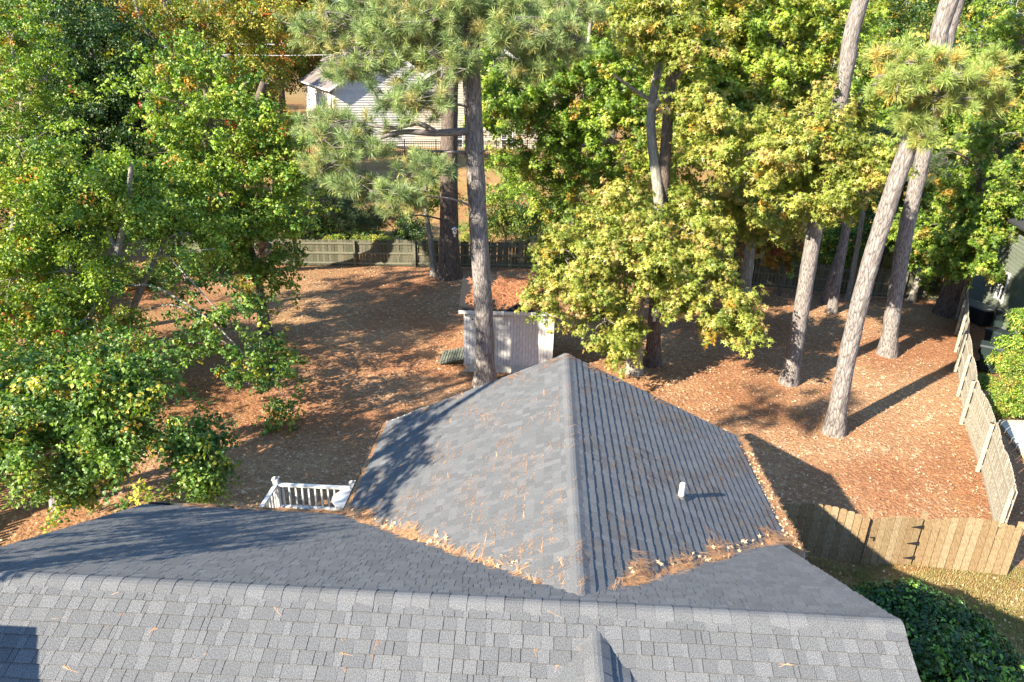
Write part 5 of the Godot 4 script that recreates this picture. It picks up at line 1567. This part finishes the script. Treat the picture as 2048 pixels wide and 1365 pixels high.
	tree("young_tree", "thin pale trunked tree leaning beside the dark pine at the back fence", "young trees", on_ground(867, 551), [at(862, 490, -19.6), at(853, 430, -19.6), at(850, 395, -19.6), at(853, 340, -19.6)], 0.14, 0.09, "smooth_bark",
		px_lobes([[850, 380, -19.6, 0.9, 0.5, 0.8, 120], [880, 400, -19.6, 0.7, 0.4, 0.6, 70]]), "oval", "gum_green", 1.0, -0.1)
	tree("cedar_tree", "small conical evergreen just behind the back fence", "small evergreens", on_ground(818, 476, 0.3), [on_ground(818, 476, 0.3) + Vector3(0, 1.2, 0), on_ground(818, 476, 0.3) + Vector3(0, 2.6, 0)], 0.06, 0.02, "dark_bark",
		px_lobes([[820, 470, -24, 1.1, 0.7, 0.9, 220], [818, 440, -24, 0.8, 0.6, 0.7, 150], [818, 415, -24, 0.5, 0.5, 0.5, 80]]), "oval", "evergreen", 0.9, -0.2)
	# --- understory and far trees closing the view ---
	g = "far trees closing the view"
	for q in [[1150, 430, -24.0, 2.0, "woods", "leafy understory tree behind the back fence right of the tall pine"], [1010, 430, -25.0, 1.5, "woods", "low leafy tree behind the back fence beside the tall pine"], [1380, 440, -24.0, 2.2, "gum_green", "green understory tree behind the back fence near the pale trunk"], [1640, 470, -23.5, 2.0, "gum_green", "green understory tree behind the back fence between the sunny pines"], [690, 440, -23.5, 1.3, "woods", "dark bushy tree behind the left part of the back fence"], [590, 430, -24.5, 1.6, "evergreen", "dark evergreen bush beyond the left end of the back fence"], [1780, 440, -23.5, 2.2, "woods", "dark leafy tree behind the fence at the leaning pines"]]:
		var c := at(q[0], q[1], q[2])
		var r: float = q[3]
		tree("understory_tree", q[5], "understory trees", Vector3(c.x, land(c.x, c.z), c.z), [Vector3(c.x + 0.1, land(c.x, c.z) + 1.0, c.z), Vector3(c.x, c.y + 0.3, c.z)], 0.08, 0.03, "dark_bark",
			[[c, Vector3(r, r * 0.75, r), int(260 * r)], [c + Vector3(r * 0.7, -r * 0.2, 0.3), Vector3(r * 0.7, r * 0.6, r * 0.7), int(130 * r)], [c + Vector3(-r * 0.7, -r * 0.15, -0.2), Vector3(r * 0.7, r * 0.6, r * 0.7), int(130 * r)]], "oval", q[4], 1.15, -0.1)
	var far := [[-34, -40, 13, "woods", "broad woodland tree left of the white house"], [-44, -52, 16, "woods", "tall woodland tree far behind the dark evergreen"], [-28, -62, 16, "maple", "yellowing tree behind the white house"], [-16, -66, 17, "woods", "tall tree rising behind the tan house roof"], [-5, -72, 17, "maple", "yellow tree far behind the tan house"], [6, -58, 13, "woods", "dark tree between the tan house and the brown house"], [14, -52, 13, "woods", "dark tree in front of the brown roofed house"], [16, -82, 19, "woods", "tall tree behind the brown roofed house"], [26, -66, 17, "maple", "yellowing tree behind the pale house"], [30, -36, 13, "evergreen", "dark evergreen behind the leaning pines"], [25, -30, 11, "woods", "leafy green tree behind the thick shaded pine"], [38, -44, 15, "woods", "broad tree at the far right behind the evergreen"], [36, -30, 13, "evergreen", "dark evergreen beyond the green grey house"], [21, -42, 13, "woods", "green tree in front of the pale house"], [12, -33, 9, "gum_green", "light green tree on the bank behind the back fence"], [-38, -26, 12, "evergreen", "dark evergreen at the left edge beyond the fence"], [-30, -18, 9, "evergreen", "low dark evergreen at the left boundary"], [46, -62, 17, "woods", "tall tree far off at the right edge"], [-58, -70, 18, "woods", "tall tree far off at the left edge"], [2, -92, 20, "woods", "tallest woodland tree on the skyline behind the houses"], [-34, -92, 20, "woods", "woodland tree on the skyline behind the white house"], [34, -92, 20, "woods", "woodland tree on the skyline behind the pale house"], [19, -26.5, 10, "gum_green", "green tree just behind the back fence near the thick pine"], [-40, -64, 19, "maple", "yellowing tree on the skyline left of the white house"], [-22, -78, 20, "woods", "green skyline tree above the white house roof"], [-50, -38, 16, "woods", "broad tree beyond the left fence behind the dark evergreen"], [10, -76, 20, "maple", "yellowing skyline tree left of the brown house"], [22, -74, 20, "woods", "green skyline tree right of the brown house"], [30, -54, 18, "woods", "tall green tree right of the pale house"], [42, -78, 20, "maple", "yellowing skyline tree at the far right"], [28, -24, 12, "woods", "leafy tree just beyond the thick shaded pine"], [-12, -84, 20, "maple", "yellowing skyline tree above the tan house"], [50, -44, 17, "woods", "tall tree at the right edge beyond the green grey house"]]
	for q in far:
		var p := Vector3(q[0], land(q[0], q[1]), q[1])
		var hh: float = q[2]
		var lob := []
		for k in 9:
			var a := TAU * k / 8.0 + rng.randf()
			var y := p.y + hh * (0.30 + 0.62 * rng.randf())
			var spread := hh * 0.26 * (1.0 - 0.5 * absf((y - p.y) / hh - 0.45))
			var r := hh * rng.randf_range(0.15, 0.21)
			lob.append([Vector3(p.x + cos(a) * spread, y, p.z + sin(a) * spread), Vector3(r, r * 0.8, r), int(150 + hh * 8)])
		lob.append([p + Vector3(0, hh * 0.62, 0), Vector3(hh * 0.24, hh * 0.3, hh * 0.24), 300])
		tree("woodland_tree", q[4], g, p, [p + Vector3(0.1, hh * 0.35, 0), p + Vector3(0, hh * 0.75, 0.1)], hh * 0.022, hh * 0.008, "dark_bark", lob, "far", q[3], 1.0 + hh * 0.012, -0.1)

# ---------- shrubs and low plants ----------
func shrub(called: String, label: String, base: Vector3, lobes: Array, kind: String, palette: String, size: float, leaf_mat := "leaf", gap := -0.25) -> void:
	var t := thing(called, label, "shrub", base, "shrubs")
	var xf := []
	var cols := []
	var tw := MB.new()
	for l in lobes:
		var c: Vector3 = (l[0] as Vector3) - base
		limb(tw, Vector3(rng.randf_range(-0.1, 0.1), -0.03, rng.randf_range(-0.1, 0.1)), c, 0.03, 0.012, 0.1, 5)
		var made := 0
		var tries := 0
		while made < l[2] and tries < l[2] * 6:
			tries += 1
			var d := unit()
			var p: Vector3 = c + d * pow(rng.randf(), 0.38) * (l[1] as Vector3)
			if (p + base).y < 0.05 or gap_noise.get_noise_3dv((p + base) * 2.6) < gap: continue
			made += 1
			xf.append(Transform3D(basis_up(d * 0.7 + Vector3.UP * 0.7 + unit() * 0.5, rng.randf() * TAU).scaled_local(Vector3.ONE * size * rng.randf_range(0.7, 1.3)), p))
			cols.append(pick(pal[palette]))
	var st := put("stems", tw.mesh(), M.dark_bark, t)
	st.set_meta("kind", "stuff")
	var f := scatter("foliage", S[kind][t.get_index() % 2], M[leaf_mat], xf, cols, t)
	f.set_meta("kind", "stuff")

func build_shrubs() -> void:
	var b := on_ground(1880, 1320)
	shrub("laurel_bush", "dark glossy laurel bush with bright new shoots beside the house gable", Vector3(b.x, 0, b.z), [[Vector3(6.15, 0.85, 3.5), Vector3(0.75, 0.75, 0.9), 620], [Vector3(6.75, 0.75, 3.6), Vector3(0.8, 0.65, 0.9), 560], [Vector3(6.0, 0.95, 4.6), Vector3(0.9, 0.8, 1.1), 640], [Vector3(7.2, 0.55, 4.0), Vector3(0.6, 0.55, 0.7), 320], [Vector3(6.9, 0.7, 4.6), Vector3(0.8, 0.7, 0.9), 480], [Vector3(5.6, 0.8, 3.2), Vector3(0.5, 0.6, 0.6), 240]], "small", "laurel", 1.5, "glossy_leaf")
	shrub("hedge_shrub", "pale green leafy shrub beyond the bleached fence above the concrete pad", Vector3(14.6, 0, -7.4), [[at(2040, 790, -6.8), Vector3(0.9, 0.6, 0.8), 420], [at(2010, 810, -6.6), Vector3(0.5, 0.35, 0.5), 150], [at(2060, 740, -7.4), Vector3(0.9, 0.6, 0.8), 360]], "oval", "gum_green", 0.55)
	shrub("hedge_shrub", "loose leafy shrub beyond the bleached fence in front of the bins", Vector3(16.6, 0, -10.2), [[at(2030, 690, -10.0), Vector3(0.7, 0.45, 0.6), 200], [at(2000, 720, -9.6), Vector3(0.45, 0.25, 0.4), 80], [at(2050, 640, -10.4), Vector3(0.6, 0.4, 0.6), 140], [at(1975, 762, -8.8), Vector3(0.3, 0.25, 0.3), 50]], "oval", "gum_green", 0.7, "leaf", 0.0)
	shrub("fence_vine", "yellowish vine growing over the top of the back fence", on_ground(690, 520), [[at(690, 478, -20.9), Vector3(1.2, 0.22, 0.3), 160], [at(760, 478, -20.9), Vector3(0.8, 0.18, 0.3), 80]], "oval", "gum_mixed", 0.6, "leaf", 0.05)
	var sp := at(930, 470, -23.2)
	shrub("pine_sapling", "bright green pine sapling behind the back fence", Vector3(sp.x, land(sp.x, sp.z), sp.z), [[sp, Vector3(0.35, 0.5, 0.35), 26]], "pine", "pine_bright", 0.8, "needle", -0.6)
	# yucca: a rosette of sword leaves
	var yp := on_ground(1856, 600)
	var y := thing("yucca_plant", "spiky yucca with long narrow leaves at the back fence corner", "plant", yp)
	for k in 64:
		var a := rng.randf() * TAU
		var lift := rng.randf_range(0.25, 1.3)
		var d := Vector3(cos(a) * cos(lift), sin(lift), sin(a) * cos(lift))
		var side := d.cross(Vector3.UP).normalized() * 0.022
		var l := rng.randf_range(0.7, 1.15)
		var m := d * l * 0.55 + Vector3(0, 0.12, 0)
		var e := d * l + Vector3(0, 0.12 - 0.25 * cos(lift) * l, 0)
		var mb := MB.new()
		mb.col = shade(Color(0.05, 0.085, 0.03), 0.3) if k > 8 else Color(0.35, 0.22, 0.10)
		var o := Vector3(0, 0.08, 0)
		var nn := side.cross(d).normalized() * 0.006
		mb.quad(o - side, o + side, m + side - nn, m - side - nn)
		mb.tri(m - side - nn, m + side - nn, e)
		put("leaf", mb.mesh(), M.leaf, y)
	# small blue thing hanging among the low branches
	var bp := at(545, 738, -4.5)
	var bm := MB.new()
	bm.col = Color(0.02, 0.12, 0.55)
	bm.tube([bp + Vector3(0, -0.05, 0), bp + Vector3(0, 0.07, 0), bp + Vector3(0, 0.09, 0)], [0.05, 0.06, 0.03], 10)
	bm.col = Color(0.7, 0.7, 0.7)
	bm.tube([bp + Vector3(0, -0.16, 0), bp + Vector3(0, -0.05, 0)], [0.03, 0.035], 8)
	var bf := put("bird_feeder", bm.mesh(), M.plastic)
	tag(bf, "small blue and white feeder hanging among the low leafy branches", "feeder")

# ---------- loose leaves and straw on the ground ----------
func build_ground_litter() -> void:
	var leaf := MB.new()
	leaf_star(leaf, Vector3(-0.02, 0.012, 0), Basis(), 0.06)
	var xf := []
	var cols := []
	var k := 0
	while k < 20000:
		var x := rng.randf_range(-13.0, 14.5)
		var z := rng.randf_range(-20.5, 4.0)
		if absf(x) < 3.7 and z > 0.2: continue
		if z > 0.9 and x > -7.0 and x < 3.6: continue
		var d := 0.35 + 0.9 * patch_noise.get_noise_2d(x * 3.0, z * 3.0) + (0.25 if x > 3.0 and z > -8.0 else 0.0)
		if rng.randf() > d: k += 1; continue
		k += 1
		var bs := basis_up(Vector3.UP + unit() * 0.55, rng.randf() * TAU).scaled_local(Vector3.ONE * rng.randf_range(0.28, 0.68))
		xf.append(Transform3D(bs, Vector3(x, land(x, z) + 0.012, z)))
		var w := rng.randf()
		cols.append(shade(Color(0.68, 0.53, 0.36) if w > 0.45 else Color(0.50, 0.28, 0.13) if w > 0.15 else Color(0.30, 0.12, 0.06), 0.25))
	var o := scatter("leaf_litter", leaf.mesh(), M.litter, xf, cols)
	tag(o, "dry tan leaves scattered over the pine straw of the yard", "leaves", "", "stuff")
	# straw tufts give the ground its nap
	xf = []
	cols = []
	for q in 15000:
		var x := rng.randf_range(-13.0, 16.0)
		var z := rng.randf_range(-20.5, 3.0)
		if absf(x) < 3.7 and z > 0.2: continue
		if z > 0.6 and x > 3.0: continue
		if x > 10.3 - z * 0.44: continue
		xf.append(Transform3D(basis_up(Vector3.UP + unit() * 0.22, rng.randf() * TAU).scaled_local(Vector3.ONE * rng.randf_range(0.8, 1.5)), Vector3(x, land(x, z) + 0.005, z)))
		var c := ground_tone(x, z)
		cols.append(shade(c, 0.18))
	var st := scatter("pine_straw", fascicle(9, 0.11, 0.0012, 1.3, 51), M.litter, xf, cols)
	tag(st, "orange brown pine straw covering the yard between the fences", "pine straw", "", "stuff")
	# small green weeds through the straw
	xf = []
	cols = []
	for q in 420:
		var x := rng.randf_range(-12.0, 12.0)
		var z := rng.randf_range(-14.0, 0.0)
		if absf(x) < 4.0 and z > -0.5: continue
		if patch_noise.get_noise_2d(x * 2.0 + 50.0, z * 2.0) < 0.02: continue
		xf.append(Transform3D(basis_up(Vector3.UP + unit() * 0.2, rng.randf() * TAU).scaled_local(Vector3(1, 0.4, 1) * rng.randf_range(0.25, 0.7)), Vector3(x, 0.02, z)))
		cols.append(shade(Color(0.24, 0.30, 0.08), 0.3))
	var wd := scatter("ground_weeds", S.small[0], M.leaf, xf, cols)
	tag(wd, "small green weeds poking through the pine straw of the yard", "weeds", "", "stuff")
	# grass on the side strip and the bank
	xf = []
	cols = []
	for q in 16000:
		var x := rng.randf_range(3.6, 14.0)
		var z := rng.randf_range(0.6, 6.0)
		xf.append(Transform3D(basis_up(Vector3.UP + unit() * 0.25, rng.randf() * TAU).scaled_local(Vector3.ONE * rng.randf_range(0.7, 1.3)), Vector3(x, 0.0, z)))
		cols.append(shade(Color(0.24, 0.26, 0.08).lerp(Color(0.46, 0.37, 0.18), clampf(0.5 + 1.3 * patch_noise.get_noise_2d(x * 6.0, z * 6.0), 0.0, 1.0)), 0.25))
	var gb := MB.new()
	for q in 9:
		var a := TAU * q / 9.0
		var o2 := Vector3(cos(a * 2.3), 0, sin(a * 3.1)) * 0.05
		var e := o2 + Vector3(cos(a) * 0.03, 0.05, sin(a) * 0.03)
		var s := Vector3(-sin(a), 0, cos(a)) * 0.004
		gb.tri(o2 - s, o2 + s, e)
	var gr := scatter("side_grass", gb.mesh(), M.leaf, xf, cols)
	tag(gr, "short patchy dry grass on the side strip by the gate", "grass", "", "stuff")
